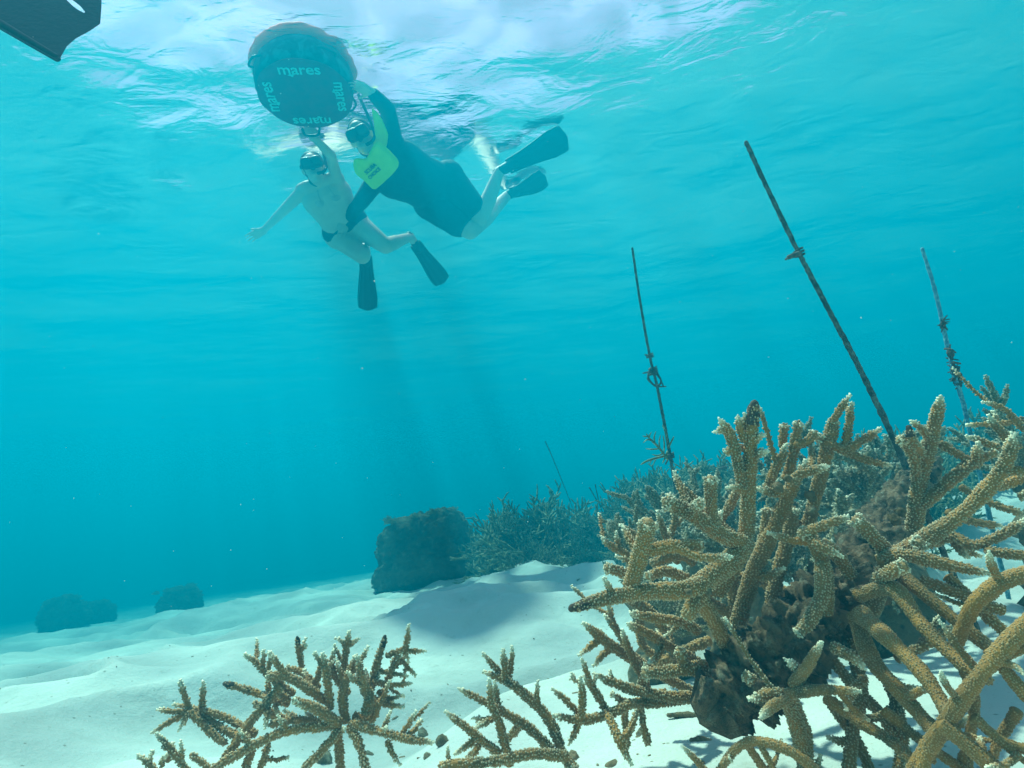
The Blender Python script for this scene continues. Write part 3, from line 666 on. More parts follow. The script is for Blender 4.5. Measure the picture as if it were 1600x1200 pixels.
# far reef: pixel of the colony's middle, distance, scale
far = [
 (785, 872, 4.0, .9, 'leftmost low staghorn mound of the far reef beside the square rock'),
 (800, 855, 4.1, 1.5, 'staghorn mound of the far reef just right of the leftmost low one'),
 (858, 842, 4.1, 1.9, 'tallest rounded staghorn mound of the far reef, right of the square rock'),
 (900, 852, 3.9, 1.35, 'staghorn mound low on the right flank of the tallest far mound'),
 (838, 875, 3.7, .8, 'low staghorn colony on the sand in front of the tallest far mound'),
 (935, 862, 3.4, .9, 'staghorn colony above the sand crest left of the big thicket'),
 (960, 835, 3.5, 1.1, 'spiky staghorn colony below the crossed thin stakes'),
 (985, 800, 3.1, 1.15, 'dense staghorn colony left of the left-hand pole'),
 (1010, 840, 2.6, .85, 'pale staghorn colony behind the small left branches of the big thicket'),
 (1030, 780, 3.2, 1.1, 'staghorn colony around the lower end of the left-hand pole'),
 (1075, 765, 2.8, 1.1, 'staghorn colony just right of the left-hand pole'),
 (1100, 790, 2.4, .8, 'staghorn colony showing behind the blunt upright knob'),
 (1125, 755, 2.7, .95, 'staghorn colony left of the tallest dark-tipped branch'),
 (1000, 775, 3.9, .9, 'faint staghorn colony on the crest behind the dark driftwood stick'),
 (1220, 770, 2.6, 1.0, 'staghorn colony behind the central branches'),
 (1330, 740, 2.6, 1.0, 'dark green staghorn colony in the gap left of the long slanted pole'),
 (1375, 725, 2.9, 1.2, 'dark green staghorn colony behind the long slanted pole'),
 (1420, 760, 2.3, .9, 'dark green staghorn colony right of the long slanted pole foot'),
 (1480, 720, 2.8, 1.1, 'dark green staghorn colony between the two right-hand poles'),
 (1560, 700, 2.6, 1.2, 'dark staghorn colony at the right edge beyond the right-hand pole'),
 (1340, 800, 2.0, .7, 'green staghorn colony low in the gap behind the central branches'),
 (790, 835, 5.2, .9, 'faint dark staghorn mound far behind, left of the tallest far mound'),
]
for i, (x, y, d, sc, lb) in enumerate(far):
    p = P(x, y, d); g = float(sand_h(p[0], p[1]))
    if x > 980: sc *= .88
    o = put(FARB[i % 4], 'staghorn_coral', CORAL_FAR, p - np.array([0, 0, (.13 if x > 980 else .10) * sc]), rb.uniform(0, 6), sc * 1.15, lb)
    for j in range(2):                                     # lower storey of the same colony, down to the sand
        c2 = bpy.data.objects.new('branch_cluster', FARB[(i + j + 1) % 4]); COL.objects.link(c2); c2.parent = o
        c2.location = (rb.uniform(-.12, .12), rb.uniform(-.05, .12), -.08 * (j + 1)); c2.rotation_euler = (0, 0, rb.uniform(0, 6)); c2.scale = (1.05, 1.05, .9)
    if p[2] - g > .12:
        m = MB(); w = .13 * sc
        lump(m, [[p[0], p[1] + .05, g - .05], [p[0], p[1] + .05, (p[2] + g) / 2 - .03], [p[0], p[1] + .05, p[2] - .08]], [w * 1.5, w * 1.2, w * .6], 18, .4, rb, step=w * .3)
        ft = m.build('coral_foot', ROCKM, None, (0, 0, 0)); ft.parent = o
        ft.matrix_parent_inverse = (Matrix.Translation(o.location) @ o.rotation_euler.to_matrix().to_4x4() @ Matrix.Diagonal((sc * 1.15,) * 3 + (1,))).inverted()

# ------------------------------------------------------------------ boulders
def boulder(px0, px1, pyt, pyb, d, label, seed, sq=5.0, lean=0):
    r = np.random.default_rng(seed)
    bmx = bmesh.new(); bmesh.ops.create_icosphere(bmx, subdivisions=6, radius=1)
    V = np.array([v.co[:] for v in bmx.verts]); Fc = np.array([[v.index for v in f.verts] for f in bmx.faces]); bmx.free()
    nrm = (np.abs(V) ** sq).sum(1) ** (1 / sq); V = V / nrm[:, None]
    W = (px1 - px0) / FPX * d / 2; H = (pyb - pyt) / FPX * d / 2
    c = P((px0 + px1) / 2, (pyt + pyb) / 2, d)
    D = V / np.linalg.norm(V, axis=1)[:, None]
    V = V * (1 + .10 * fbm(V * 1.6 + seed, 3, seed)[:, None]) + D * (.075 if sq > 4 else .17) * fbm(V * 5 + seed, 4, seed + 5, .6)[:, None]
    V = V + D * .035 * fbm(V * 15 + seed, 3, seed + 9, .6)[:, None]
    V[:, 0] *= 1 - .13 * V[:, 2]
    V = V * [W * .95, W * .8, H * .96]; V[:, 0] += lean * V[:, 2]
    o = link('boulder', mesh_np('boulder', V, Fc), ROCKM, None, c); o.rotation_euler = (0, math.radians(-8) * .5, 0)
    tag(o, label, 'rock')
    return o, c, W, H
bo, bc, bw, bh = boulder(592, 738, 806, 916, 4.5, 'big square-topped dark rock standing on the sand at the middle', 2, 5.0, .06)
def crust(parent, c, W, H, n, seed, sc=.22):
    r = np.random.default_rng(seed)
    for k in range(n):
        x = r.uniform(-.85, .85); 
        o = bpy.data.objects.new('coral_tuft', FARB[k % 4]); COL.objects.link(o); o.parent = parent
        o.location = (x * W, r.uniform(-.8, .2) * W, H * r.uniform(.72, .92)); o.scale = (sc, sc, sc * r.uniform(.6, 1.1)); o.rotation_euler = (0, 0, r.uniform(0, 6))
crust(bo, bc, bw, bh, 16, 4)
for k, (x0, x1, yt, yb, d, lb) in enumerate([(250, 312, 932, 976, 7.0, 'small dark rock alone on the hazy sand at the left'), (66, 130, 950, 1006, 7.4, 'hazier rock at the far left, wider one of a touching pair'), (120, 176, 960, 1000, 7.8, 'low round rock touching the wider rock at the far left')]):
    c = P((x0 + x1) / 2, yb, d)
    o, c, W, H = boulder(x0, x1, yt, yb, d, lb, 30 + k, 2.6)
    g = float(sand_h(c[0], c[1])); o.location.z = g + H * .7
    crust(o, c, W, H, 9, 50 + k, .26)
# ------------------------------------------------------------------ planted poles
POLEM = None
def pole_material():
    t = NT('fouled_rod'); geo = t.n('NewGeometry').outputs['Position']
    c = t.mix(t.ramp(t.noise(geo, 75, 6, .8), [(.42, 0), (.62, 1)]), (.03, .028, .025), (.20, .18, .15))
    c = t.mix(t.ramp(t.noise(geo, 30, 3), [(.55, 0), (.66, .8)]), c, (.07, .055, .04))
    t.bsdf(c, .8, t.bump(t.noise(geo, 260, 4), .8, .003)); return t.m
POLEM = pole_material()
def rod(spec, label, knots=(), growth=()):
    w = [tuple(float(q) for q in k.split(',')) for k in spec.split()]
    pts = [P(x, y, d) for x, y, d, _ in w]; rad = [wd / 2 / FPX * d * .78 for _, _, d, wd in w]
    e = pts[-1] + (pts[-1] - pts[-2]) / np.linalg.norm(pts[-1] - pts[-2]) * 1.0
    for k in range(200):                                   # carry the rod on down into the sand
        q = pts[-1] + (e - pts[-1]) * k / 200
        if q[2] < float(sand_h(q[0], q[1])) - .03: break
    pts.append(q); rad.append(rad[-1]); pts, rad = pts[::-1], rad[::-1]
    o = empty('planted_pole', pts[0]); tag(o, label, 'pole')
    m = MB(); r = np.random.default_rng(len(label))
    lump(m, pts, rad, 12, .16, r, step=rad[0] * .8, freq=.8); m.build('rod', POLEM, o)
    return o, np.array(pts), rad[-1]
def at_pole(spec, py):
    w = [tuple(float(q) for q in k.split(',')) for k in spec.split()]
    for a, b in zip(w[:-1], w[1:]):
        if a[1] <= py <= b[1]:
            f = (py - a[1]) / (b[1] - a[1]); return a[0] + (b[0] - a[0]) * f, a[2] + (b[2] - a[2]) * f
    return w[0][0], w[0][2]
def knot(o, spec, py, wrap=3, ends=(), R=.010, name='cable_tie', mat=None):
    x, d = at_pole(spec, py); x2, d2 = at_pole(spec, py + 6); c = P(x, py, d); ax = P(x2, py + 6, d2) - c; ax /= np.linalg.norm(ax)
    n = np.cross(ax, [0, 1, 0]); n /= np.linalg.norm(n); b = np.cross(ax, n); m = MB()
    th = np.linspace(0, wrap * 2 * math.pi, wrap * 10)
    pts = [c + R * (math.cos(a) * n + math.sin(a) * b) + ax * (i / len(th) - .5) * wrap * .006 for i, a in enumerate(th)]
    m.tube(pts, [.0022] * 4, 6, step=.003)
    m.build(name, mat or POLEM, o)
    for e in ends:
        m = MB(); q = [c] + [P(a, bb, d + dd) for a, bb, dd in e]; m.tube(q, [.0028, .0022], 7, step=.004); m.build('tie_end', POLEM, o)
p1 = "988,388,1.7,4.6 1000,470,1.7,5 1015,555,1.7,5.4 1028,610,1.7,5.6 1045,700,1.72,6.4 1057,775,1.75,6.6"
o1, _, _ = rod(p1, 'thin upright pole left of the big thicket, with a knotted tie at mid height')
knot(o1, p1, 556, 2, [[(1008, 554, -.01)]]); knot(o1, p1, 580, 4, [[(1005, 583, -.02)], [(1012, 592, -.03), (1026, 603, -.02), (1040, 604, 0)], [(1030, 590, .02), (1036, 602, .02)]], .012)
m = MB(); m.tube([P(1016, 575, 1.68), P(1013, 590, 1.66), P(1024, 603, 1.66), P(1033, 596, 1.68), P(1024, 578, 1.7)], [.003, .003], 7, step=.004); m.build('tie_loop', POLEM, o1)
knot(o1, p1, 712, 3, [[(1040, 725, 0)], [(1052, 722, 0)]], .011)
# the little fern-like coral tied to that pole
fr_ = empty('staghorn_frond', P(1043, 716, 1.70)); tag(fr_, 'small flat fern-like coral frond tied to the left-hand pole', 'coral')
for sx, kids in [("1043,718,1.70,5 1030,700,1.69,5 1016,686,1.68,4.4 1010,678,1.67,3", [("1018,688,1.68,3 1011,687,1.67,3 1005,692,1.67,2"), ("1024,694,1.68,3 1022,684,1.68,3 1025,674,1.68,2"), ("1030,701,1.69,3 1018,702,1.69,3 1009,701,1.69,2"), ("1031,702,1.69,3 1030,690,1.69,3 1032,680,1.69,2"), ("1036,708,1.70,3 1028,712,1.69,3 1019,710,1.69,2"), ("1037,709,1.7,3 1038,694,1.7,3 1036,680,1.7,2"), ("1014,684,1.67,3 1015,680,1.67,2.6 1018,675,1.67,2"), ("1012,682,1.67,3 1007,682,1.67,2.6 1004,681,1.67,2")]),
                 ("1043,712,1.71,5 1028,715,1.70,5 1012,720,1.69,4.6 1001,726,1.68,3", [("1018,718,1.7,3 1015,726,1.7,2")]), ("1043,690,1.70,4 1040,675,1.70,4 1035,664,1.7,2.6", []), ("1044,700,1.70,4 1050,688,1.69,3.6 1053,682,1.69,2.4", []), ("1043,705,1.70,4 1038,718,1.69,3 1035,724,1.69,2", [])]:
    for q in [sx] + list(kids):
        pts, rad = parse(q); m = MB(); C, R = tapered(pts, rad, 10); m.tube(C, R, 7, step=.006, pale=.5); m.build('branch', CORAL_FAR, fr_)
p2 = "1166,223,1.12,8.6 1205,307,1.10,8.8 1247,393,1.08,9 1290,475,1.06,9.6 1335,560,1.04,10.5 1390,672,1.02,11.5 1422,745,1.02,12"
o2, _, _ = rod(p2, 'longest pole, fouled and slanting steeply up to the left above the thicket')
knot(o2, p2, 395, 2, [[(1228, 405, -.02)]], .009)
m = MB(); m.tube([P(1232, 402, 1.06), P(1248, 396, 1.07)], [.0045, .0055], 8); m.build('cable_tie', POLEM, o2)
p3 = "1441,389,1.25,6.4 1460,450,1.24,7.2 1476,520,1.23,8 1490,580,1.22,8.6 1505,630,1.22,8 1519,690,1.22,8.4"
o3, _, _ = rod(p3, 'right-hand pole with a fuzzy clump of growth around its lower half')
t = NT('pale_blue_rod'); geo = t.n('NewGeometry').outputs['Position']; t.bsdf(t.mix(t.ramp(t.noise(geo, 110, 4, .7), [(.45, 0), (.6, 1)]), (.07, .24, .38), (.22, .50, .58)), .7, t.bump(t.noise(geo, 260, 4), .8, .003)); o3.children[0].data.materials[0] = t.m
r = np.random.default_rng(8); m = MB()
for y0, y1, w in [(500, 512, 6), (545, 562, 8), (565, 605, 12)]:
    pts = [P(at_pole(p3, y)[0] + 1.5, y, 1.22) for y in np.linspace(y0, y1, 4)]
    m = MB(); lump(m, pts, [w * .25 / FPX * 1.2, w / 2 / FPX * 1.2, w / 2 / FPX * 1.15, w * .25 / FPX * 1.2], 18, .55, r, step=.002, freq=1.0); m.build('algae_growth', TURF, o3)
m = MB()
for k in range(70):
    y = r.choice([r.uniform(500, 512), r.uniform(545, 605), r.uniform(570, 605)]); c = P(at_pole(p3, y)[0] + 1, y, 1.22); d = r.normal(0, 1, 3); d /= np.linalg.norm(d)
    m.tube([c, c + d * r.uniform(.006, .016)], [.0018, .0012], 5)
tag(m.build('algae_tufts', TURF, o3), kind='stuff')
m = MB()
for q in ["1476,545,1.22,5 1486,546,1.2,5 1493,551,1.2,4", "1490,566,1.2,5 1500,568,1.2,5"]:
    pts, rad = parse(q); m = MB(); m.tube(pts, rad, 7); m.build('tie_end', TURF, o3)
for sx, lb in [("852,690,4.6,2.4 862,712,4.6,2 884,766,4.6,1.6 902,812,4.6,1.6", 'faint hair-thin stake leaning over the far reef'), ("921,762,3.7,2.6 935,785,3.7,2.4 952,805,3.7,2.4", 'left-leaning one of two crossed thin stakes'), ("930,757,3.75,2.2 936,785,3.75,2.2 943,806,3.75,2.2", 'upright one of two crossed thin stakes'),
               ("978,750,3.5,2.2 981,764,3.5,2 984,780,3.5,2", 'short thin upright stake on the reef crest'), ("988,742,3.6,2 994,750,3.6,2 1001,760,3.6,2", 'short slanted stake on the reef crest beside the upright one'), ("823,785,4.3,2 827,792,4.3,2 832,800,4.3,2", 'tiny stake poking from the left shoulder of the tallest far mound')]:
    pts, rad = parse(sx); m = MB(); e = pts[-1].copy(); g = float(sand_h(e[0], e[1])); 
    ext = pts[-1] + (pts[-1] - pts[-2]) * ((e[2] - g) / max(.02, (pts[-2][2] - pts[-1][2])) + .2)
    m.tube(np.vstack([ext, pts[::-1]]), np.concatenate([[rad[-1]], rad[::-1]]), 8, step=.02, wob=.2)
    o = m.build('stake', POLEM, None, ext); tag(o, lb, 'stake')
m = MB(); m.tube([P(853, 693, 4.6), P(857, 699, 4.6)], [.012, .006], 8, wob=.3); 
m = MB(); pts = [P(968, 778, 3.0), P(985, 772, 3.0), P(1003, 768, 3.0), P(1020, 764, 3.02)]
lump(m, pts, [.006, .011, .012, .008], 12, .3, rb, step=.006)
o = m.build('driftwood_stick', TURF, None, pts[0]); tag(o, 'dark horizontal stick lying on top of the reef left of the left-hand pole', 'stick')
# small fish above the reef
m = MB(); c = P(1131, 731, 2.2); f = np.array([.97, .2, .1])
V0 = m.n; m.tube([c - f * .022, c - f * .010, c, c + f * .012, c + f * .020], [.0015, .006, .0075, .005, .0018], 12, step=.003)
fish = m.build('small_fish', TURF, None, c); tag(fish, 'tiny dark fish hovering above the reef left of the tallest branch', 'fish')
V = np.array([[-.018, 0, 0], [-.036, .001, .010], [-.031, 0, 0], [-.036, .001, -.010]]); V = np.vstack([V + [0, -.0008, 0], V + [0, .0008, 0]])
link('tail_fin', mesh_np('tail_fin', V, [np.array([[0, 1, 2, 3], [7, 6, 5, 4], [0, 4, 5, 1], [1, 5, 6, 2], [2, 6, 7, 3], [3, 7, 4, 0]])], False), TURF, fish)
V = np.array([[-.006, 0, .005], [.004, 0, .007], [.001, 0, .013], [-.008, 0, .009]]); V = np.vstack([V + [0, -.0006, 0], V + [0, .0006, 0]])
link('dorsal_fin', mesh_np('dorsal_fin', V, [np.array([[0, 1, 2, 3], [7, 6, 5, 4], [0, 4, 5, 1], [1, 5, 6, 2], [2, 6, 7, 3], [3, 7, 4, 0]])], False), TURF, fish)

# ------------------------------------------------------------------ rubble crumbs on the near sand
r = np.random.default_rng(12); m = MB()
for k in range(260):
    if k < 110: q = ground(r.uniform(380, 1180), r.uniform(1060, 1200))
    else: y = r.uniform(.7, 3.2); x = r.uniform(-1.2, .9) * y * .8; q = np.array([x, y, float(sand_h(x, y))])
    s_ = r.uniform(.001, .0028) * (1 + 2.2 * (r.random() < .06)); d = r.normal(0, 1, 3) * [1, 1, .3]; d /= np.linalg.norm(d)
    m.tube([q - d * s_ * r.uniform(.5, 2.2), q + d * s_], [s_ * .7, s_ * .8], 6, wob=.3, r=r)
tag(m.build('rubble_crumbs', DEAD, None, (0, 0, 0)), 'scattered tiny dark coral crumbs lying on the pale near sand', 'rubble', kind='stuff')
for x, y, w, lb in [(660, 1150, 16, 'small grey rubble lump on sand right of the bushy coral'), (692, 1165, 22, 'larger grey rubble lump on sand left of the small bottom coral'), (667, 1185, 13, 'dark rubble lump at the bottom edge near the small coral'), (506, 1190, 22, 'rounded dark lump under the bushy lower left coral'), (895, 1188, 20, 'dark lump at the foot of the small bottom coral')]:
    q = ground(x, y); d = float(q @ FWD); s_ = w / 2 / FPX * d; m = MB()
    lump(m, [q - [s_ * .5, 0, 0], q + [0, 0, s_ * .4], q + [s_ * .5, 0, 0]], [s_ * .7, s_, s_ * .7], 16, .3, r, step=s_ * .15)
    tag(m.build('rubble_lump', DEAD, None, q), lb, 'rubble lump')
for x, y, lb in [(618, 1125, 'broken twig on the sand right of the bushy coral'), (1100, 1160, 'broken twig on the sand near the bottom edge under the big thicket'), (1075, 1120, 'broken twig on the sand under the left flank of the big thicket'), (1000, 1150, 'broken twig beside the medium forked coral'), (1140, 1130, 'broken twig lying by the end of the dead trunk')]:
    q = ground(x, y); m = MB(); a = r.uniform(0, 3); dv = np.array([math.cos(a), math.sin(a), .15]); s_ = r.uniform(.012, .03)
    lump(m, [q - dv * s_, q + [0, 0, .003], q + dv * s_], [.0035, .0045, .003], 9, .25, r, step=.003)
    tag(m.build('broken_twig', DEAD, None, q), lb, 'coral twig', 'broken twigs on the near sand')
# ------------------------------------------------------------------ motes drifting in the water
t = NT('pale_mote'); t.bsdf((.85, .85, .8), .8)
r = np.random.default_rng(21); m = MB()
for k in range(260):
    d = r.uniform(.35, 2.6); q = P(r.uniform(-100, 1700), r.uniform(-60, 1150), d)
    if q[2] < float(sand_h(q[0], q[1])) + .05: continue
    s_ = r.uniform(.3, .75) * .0011 * d * (1 + .8 * (r.random() < .08)); dv = r.normal(0, 1, 3); dv /= np.linalg.norm(dv)
    m.tube([q - dv * s_ * .6, q + dv * s_ * .6], [s_ * .7, s_ * .8], 5, r=r)
tag(m.build('drifting_motes', t.m, None, (0, 0, 0)), 'tiny pale particles drifting in the turquoise water', 'particles', kind='stuff')

# ================================================================== swimmers and float
def capsule(p0, r0, p1, r1, seg=20, rings=5):
    p0, p1 = np.asarray(p0, float), np.asarray(p1, float); ax = p1 - p0; L = np.linalg.norm(ax) + 1e-9; ax /= L
    a = np.array([0, 0, 1.0]) if abs(ax[2]) < .9 else np.array([1.0, 0, 0]); n = np.cross(ax, a); n /= np.linalg.norm(n); b = np.cross(ax, n)
    prof = [(-math.sin(t) * r0, math.cos(t) * r0) for t in np.linspace(math.pi / 2 * .97, 0, rings)] + [(L + math.sin(t) * r1, math.cos(t) * r1) for t in np.linspace(0, math.pi / 2 * .97, rings)]
    th = np.arange(seg) / seg * 2 * math.pi; V = []
    for z, r in prof: V.append(p0 + ax * z + r * (np.cos(th)[:, None] * n + np.sin(th)[:, None] * b))
    V = np.concatenate(V); m = len(prof); i = np.arange(m * seg).reshape(m, seg); j = np.roll(i, -1, 1)
    Q = np.stack([i[:-1], j[:-1], j[1:], i[1:]], -1).reshape(-1, 4)
    V = np.vstack([V, V[:seg].mean(0), V[-seg:].mean(0)]); k = m * seg
    T = np.concatenate([np.stack([j[0], i[0], np.full(seg, k)], -1), np.stack([i[-1], j[-1], np.full(seg, k + 1)], -1)])
    return V, Q, T
def ellip(c, B, r, seg=24, rings=14, e=1.0):
    """ellipsoid at c with axes B (rows) and radii r; e < 1 squares it off"""
    u = np.linspace(-math.pi / 2 * .985, math.pi / 2 * .985, rings); th = np.arange(seg) / seg * 2 * math.pi
    pw = lambda x: np.sign(x) * np.abs(x) ** e
    X = pw(np.cos(u))[:, None] * pw(np.cos(th))[None]; Y = pw(np.cos(u))[:, None] * pw(np.sin(th))[None]; Z = np.repeat(pw(np.sin(u))[:, None], seg, 1)
    L = np.stack([X, Y, Z], -1).reshape(-1, 3) * r; V = c + L @ np.asarray(B)
    i = np.arange(rings * seg).reshape(rings, seg); j = np.roll(i, -1, 1)
    Q = np.stack([i[:-1], j[:-1], j[1:], i[1:]], -1).reshape(-1, 4); V = np.vstack([V, V[:seg].mean(0), V[-seg:].mean(0)]); k = rings * seg
    T = np.concatenate([np.stack([j[0], i[0], np.full(seg, k)], -1), np.stack([i[-1], j[-1], np.full(seg, k + 1)], -1)])
    return V, Q, T
def unit(v): v = np.asarray(v, float); return v / (np.linalg.norm(v) + 1e-12)
def fused(name, pieces, mat, parent=None, loc=None, voxel=.009, smooth=5, wr=0.0, seed=0):
    """join overlapping pieces, grow one continuous skin over them"""
    m = MB()
    for V, Q, T in pieces: m.add(V, Q, T)
    V = np.concatenate(m.V); base = np.asarray(loc) if loc is not None else wloc(parent)
    me = mesh_np(name, V - base, [np.concatenate(m.Q), np.concatenate(m.T)])
    o = bpy.data.objects.new(name, me); COL.objects.link(o)
    rm = o.modifiers.new('r', 'REMESH'); rm.mode = 'VOXEL'; rm.voxel_size = voxel; rm.use_smooth_shade = True
    sm = o.modifiers.new('s', 'SMOOTH'); sm.factor = .5; sm.iterations = smooth
    dg = bpy.context.evaluated_depsgraph_get(); dg.update()
    m2 = bpy.data.meshes.new_from_object(o.evaluated_get(dg)); bpy.data.objects.remove(o)
    m2.name = name; n = len(m2.vertices); co = np.empty(n * 3, np.float32); m2.vertices.foreach_get('co', co); co = co.reshape(-1, 3).astype(float)
    if wr:
        nr = np.empty(n * 3, np.float32); m2.vertex_normals.foreach_get('vector', nr); nr = nr.reshape(-1, 3)
        co = co + nr * (wr * (1 - np.abs(fbm(co * [9, 9, 14] + seed, 3, seed))))[:, None]
        m2.vertices.foreach_set('co', co.astype(np.float32).ravel())
    m2.polygons.foreach_set('use_smooth', np.ones(len(m2.polygons), bool)); m2.update()
    return link(name, m2, mat, parent, loc)
def plain(name, pieces, mat, parent):
    m = MB()
    for V, Q, T in pieces: m.add(V, Q, T)
    return m.build(name, mat, parent)
def simple_mat(name, c, rough=.7, spec=.3, nz=0.12, sc=30, bmp=.3):
    t = NT(name); geo = t.n('NewGeometry').outputs['Position']
    col = t.mix(t.ramp(t.noise(geo, sc, 4), [(.35, 0), (.65, 1)]), tuple(x * (1 - nz) for x in c), tuple(min(1, x * (1 + nz)) for x in c))
    t.bsdf(col, rough, t.bump(t.noise(geo, sc * 3, 4), bmp, .004), spec); return t.m
SKIN = simple_mat('wet_skin', (.78, .60, .48), .5, .4, .06, 12, .15)
NEO = simple_mat('black_neoprene', (.012, .014, .02), .75, .25, .3, 24)
RUBBER = simple_mat('black_rubber', (.014, .016, .022), .5, .4, .2, 40)
HAIR = simple_mat('dark_wet_hair', (.03, .022, .018), .6, .3, .3, 60, .8)
LIME = simple_mat('lime_fabric', (.75, 1.0, .02), .7, .3, .08, 20)
NAVY = simple_mat('dark_bikini_cloth', (.02, .02, .05), .8, .2, .2, 30)
LENS = NT('mask_glass'); LENS.bsdf((.05, .08, .09), .08, None, .6); LENS = LENS.m

def hand(wrist, towards, palm_n, L=.17, curl=.3, r=.009, thumb=1, grip=None):
    """palm, four unequal bent fingers and a thumb off its side"""
    d = unit(towards); pn = unit(palm_n - d * (np.asarray(palm_n) @ d)); s = np.cross(d, pn); out = []
    pl = L * .5; pw = L * .21
    k = np.asarray(wrist, float)
    for q in (-1, -.33, .33, 1): out.append(capsule(k + s * q * pw * .55, .017, k + d * pl + s * q * pw, .0125, 12, 4))
    for i, (q, fl) in enumerate(zip((-1, -.33, .33, 1), (.40, .47, .50, .38) if thumb < 0 else (.38, .50, .47, .40))):
        a = k + d * pl + s * q * pw; dd = d * 1.0 + s * q * .10; dd = unit(dd); ln = L * fl / 3 * 1.05
        for j in range(3):
            dd = unit(dd + pn * curl * (.5 + .35 * j)); b = a + dd * ln * (1.15 - .15 * j); out.append(capsule(a, r * (1 - .09 * j), b, r * (.93 - .1 * j), 10, 4)); a = b
    a = k + d * pl * .25 + s * thumb * pw * .9; dd = unit(d * .7 + s * thumb * .9 + pn * .2)
    for j in range(2): b = a + dd * L * .19; out.append(capsule(a, r * 1.2, b, r * 1.05, 10, 4)); a = b; dd = unit(dd + d * .35 + pn * curl)
    return out
def fin_blade(root, heel, tip, nrm, w=(.045, .055, .085, .10, .095), name='swim_fin', bend=.05, foot=.24):
    """full-foot fin: foot pocket, blade and two side rails"""
    heel, tip = np.asarray(heel, float), np.asarray(tip, float); d = unit(tip - heel); nrm = unit(nrm - d * (nrm @ d)); s = np.cross(d, nrm); L = np.linalg.norm(tip - heel)
    h = empty(name, heel - wloc(root) if root else heel)
    if root: h.parent = root
    ts = np.linspace(.0, 1, 26); W = np.interp(ts, np.linspace(0, 1, len(w)), w)
    W = W * (1 - .55 * np.clip((ts - .955) / .045, 0, 1) ** 2)
    m = MB(); C = heel + d * (foot * L * .6 + ts[:, None] * (L * (1 - foot * .6))) + nrm * (bend * np.sin(ts * 2.6) ** 1)[:, None]
    cs = np.linspace(-1, 1, 9); th = .006 * (1 - .6 * ts)
    top = C[:, None] + s * (W[:, None] * cs[None])[..., None] + nrm * ((.004 * np.cos(cs * 6.28 * 1.5))[None] + th[:, None])[..., None] + d * (-.012 * (cs ** 2)[None] * np.clip((ts - .9) * 10, 0, 1)[:, None])[..., None]
    bot = top - nrm * (th * 2)[:, None, None]
    n, k = top.shape[:2]; V = np.concatenate([top.reshape(-1, 3), bot.reshape(-1, 3)]); i = np.arange(n * k).reshape(n, k); j = i + n * k
    Q = [np.stack([i[:-1, :-1], i[:-1, 1:], i[1:, 1:], i[1:, :-1]], -1).reshape(-1, 4), np.stack([j[:-1, :-1], j[1:, :-1], j[1:, 1:], j[:-1, 1:]], -1).reshape(-1, 4)]
    for e, f in ((i[:, 0], j[:, 0]), (j[:, -1], i[:, -1]), (j[0], i[0]), (i[-1], j[-1])): Q.append(np.stack([e[:-1], e[1:], f[1:], f[:-1]], -1).reshape(-1, 4))
    m.add(V, np.concatenate(Q)); m.build('blade', RUBBER, h)
    for q in (-1, 1):
        m = MB(); m.tube(C[:-2] + s * (W[:-2] * q)[:, None], np.linspace(.011, .004, len(C) - 2), 8, step=.02); m.build('side_rail', RUBBER, h)
    fw = w[0] * .95
    fused('foot_pocket', [capsule(heel - d * .02, fw * .85, heel + d * L * foot, fw * 1.0), capsule(heel + d * L * foot + s * .02, fw * .8, heel + d * L * foot * 1.5, fw * .3), capsule(heel + d * L * foot - s * .02, fw * .8, heel + d * L * foot * 1.5, fw * .3)], RUBBER, h, voxel=.01, smooth=4)
    return h
def head_pieces(c, face, top, s=1.0):
    f = unit(face); t_ = unit(top - f * (np.asarray(top) @ f)); x = np.cross(f, t_)
    B = [x, f, t_]
    E = lambda dx, df, dt: c + x * dx * s + f * df * s + t_ * dt * s
    pcs = [ellip(E(0, -.01, .025), B, np.array([.076, .094, .098]) * s), ellip(E(0, .022, -.055), B, np.array([.056, .062, .058]) * s),
           capsule(E(0, .088, .012), .009 * s, E(0, .106, -.022), .015 * s), capsule(E(-.02, .082, -.062), .011 * s, E(.02, .082, -.062), .011 * s), capsule(E(-.018, .078, -.072), .010 * s, E(.018, .078, -.072), .010 * s),
           ellip(E(0, .060, -.100), B, np.array([.022, .02, .016]) * s), ellip(E(-.079, -.005, -.005), B, np.array([.010, .018, .028]) * s), ellip(E(.079, -.005, -.005), B, np.array([.010, .018, .028]) * s)]
    return pcs, E, B, x, f, t_
def mask_snorkel(root, E, B, side=1, s=1.0):
    k = empty('dive_mask', E(0, .09, .02) - wloc(root)); k.parent = root
    fused('skirt', [ellip(E(-.034, .088, .022), B, np.array([.044, .035, .042]) * s, e=.6), ellip(E(.034, .088, .022), B, np.array([.044, .035, .042]) * s, e=.6), ellip(E(0, .10, -.012), B, np.array([.022, .03, .026]) * s)], RUBBER, k, voxel=.006, smooth=2)
    for q in (-1, 1): plain('lens', [ellip(E(q * .036, .118, .024), B, np.array([.032, .008, .030]) * s, e=.6)], LENS, k)
    m = MB(); th = np.linspace(-2.3, 2.3, 20) + math.pi / 2; m.tube([E(-.088 * math.cos(a) * 1.0, .098 * math.sin(a) - .005, .028) for a in np.linspace(-math.pi / 2 + .0 - 1.1, math.pi / 2 + 1.1, 24) - math.pi / 2 + math.pi], [.009] * 4, 6, step=.015); m.build('strap', RUBBER, k)
    m = MB(); m.tube([E(side * .02, .105, -.068), E(side * .07, .10, -.06), E(side * .098, .05, -.01), E(side * .10, .0, .09), E(side * .095, -.06, .26)], [.011, .011], 10, step=.02); m.build('snorkel', RUBBER, root)
UPW = np.array([0, 0, 1.0])

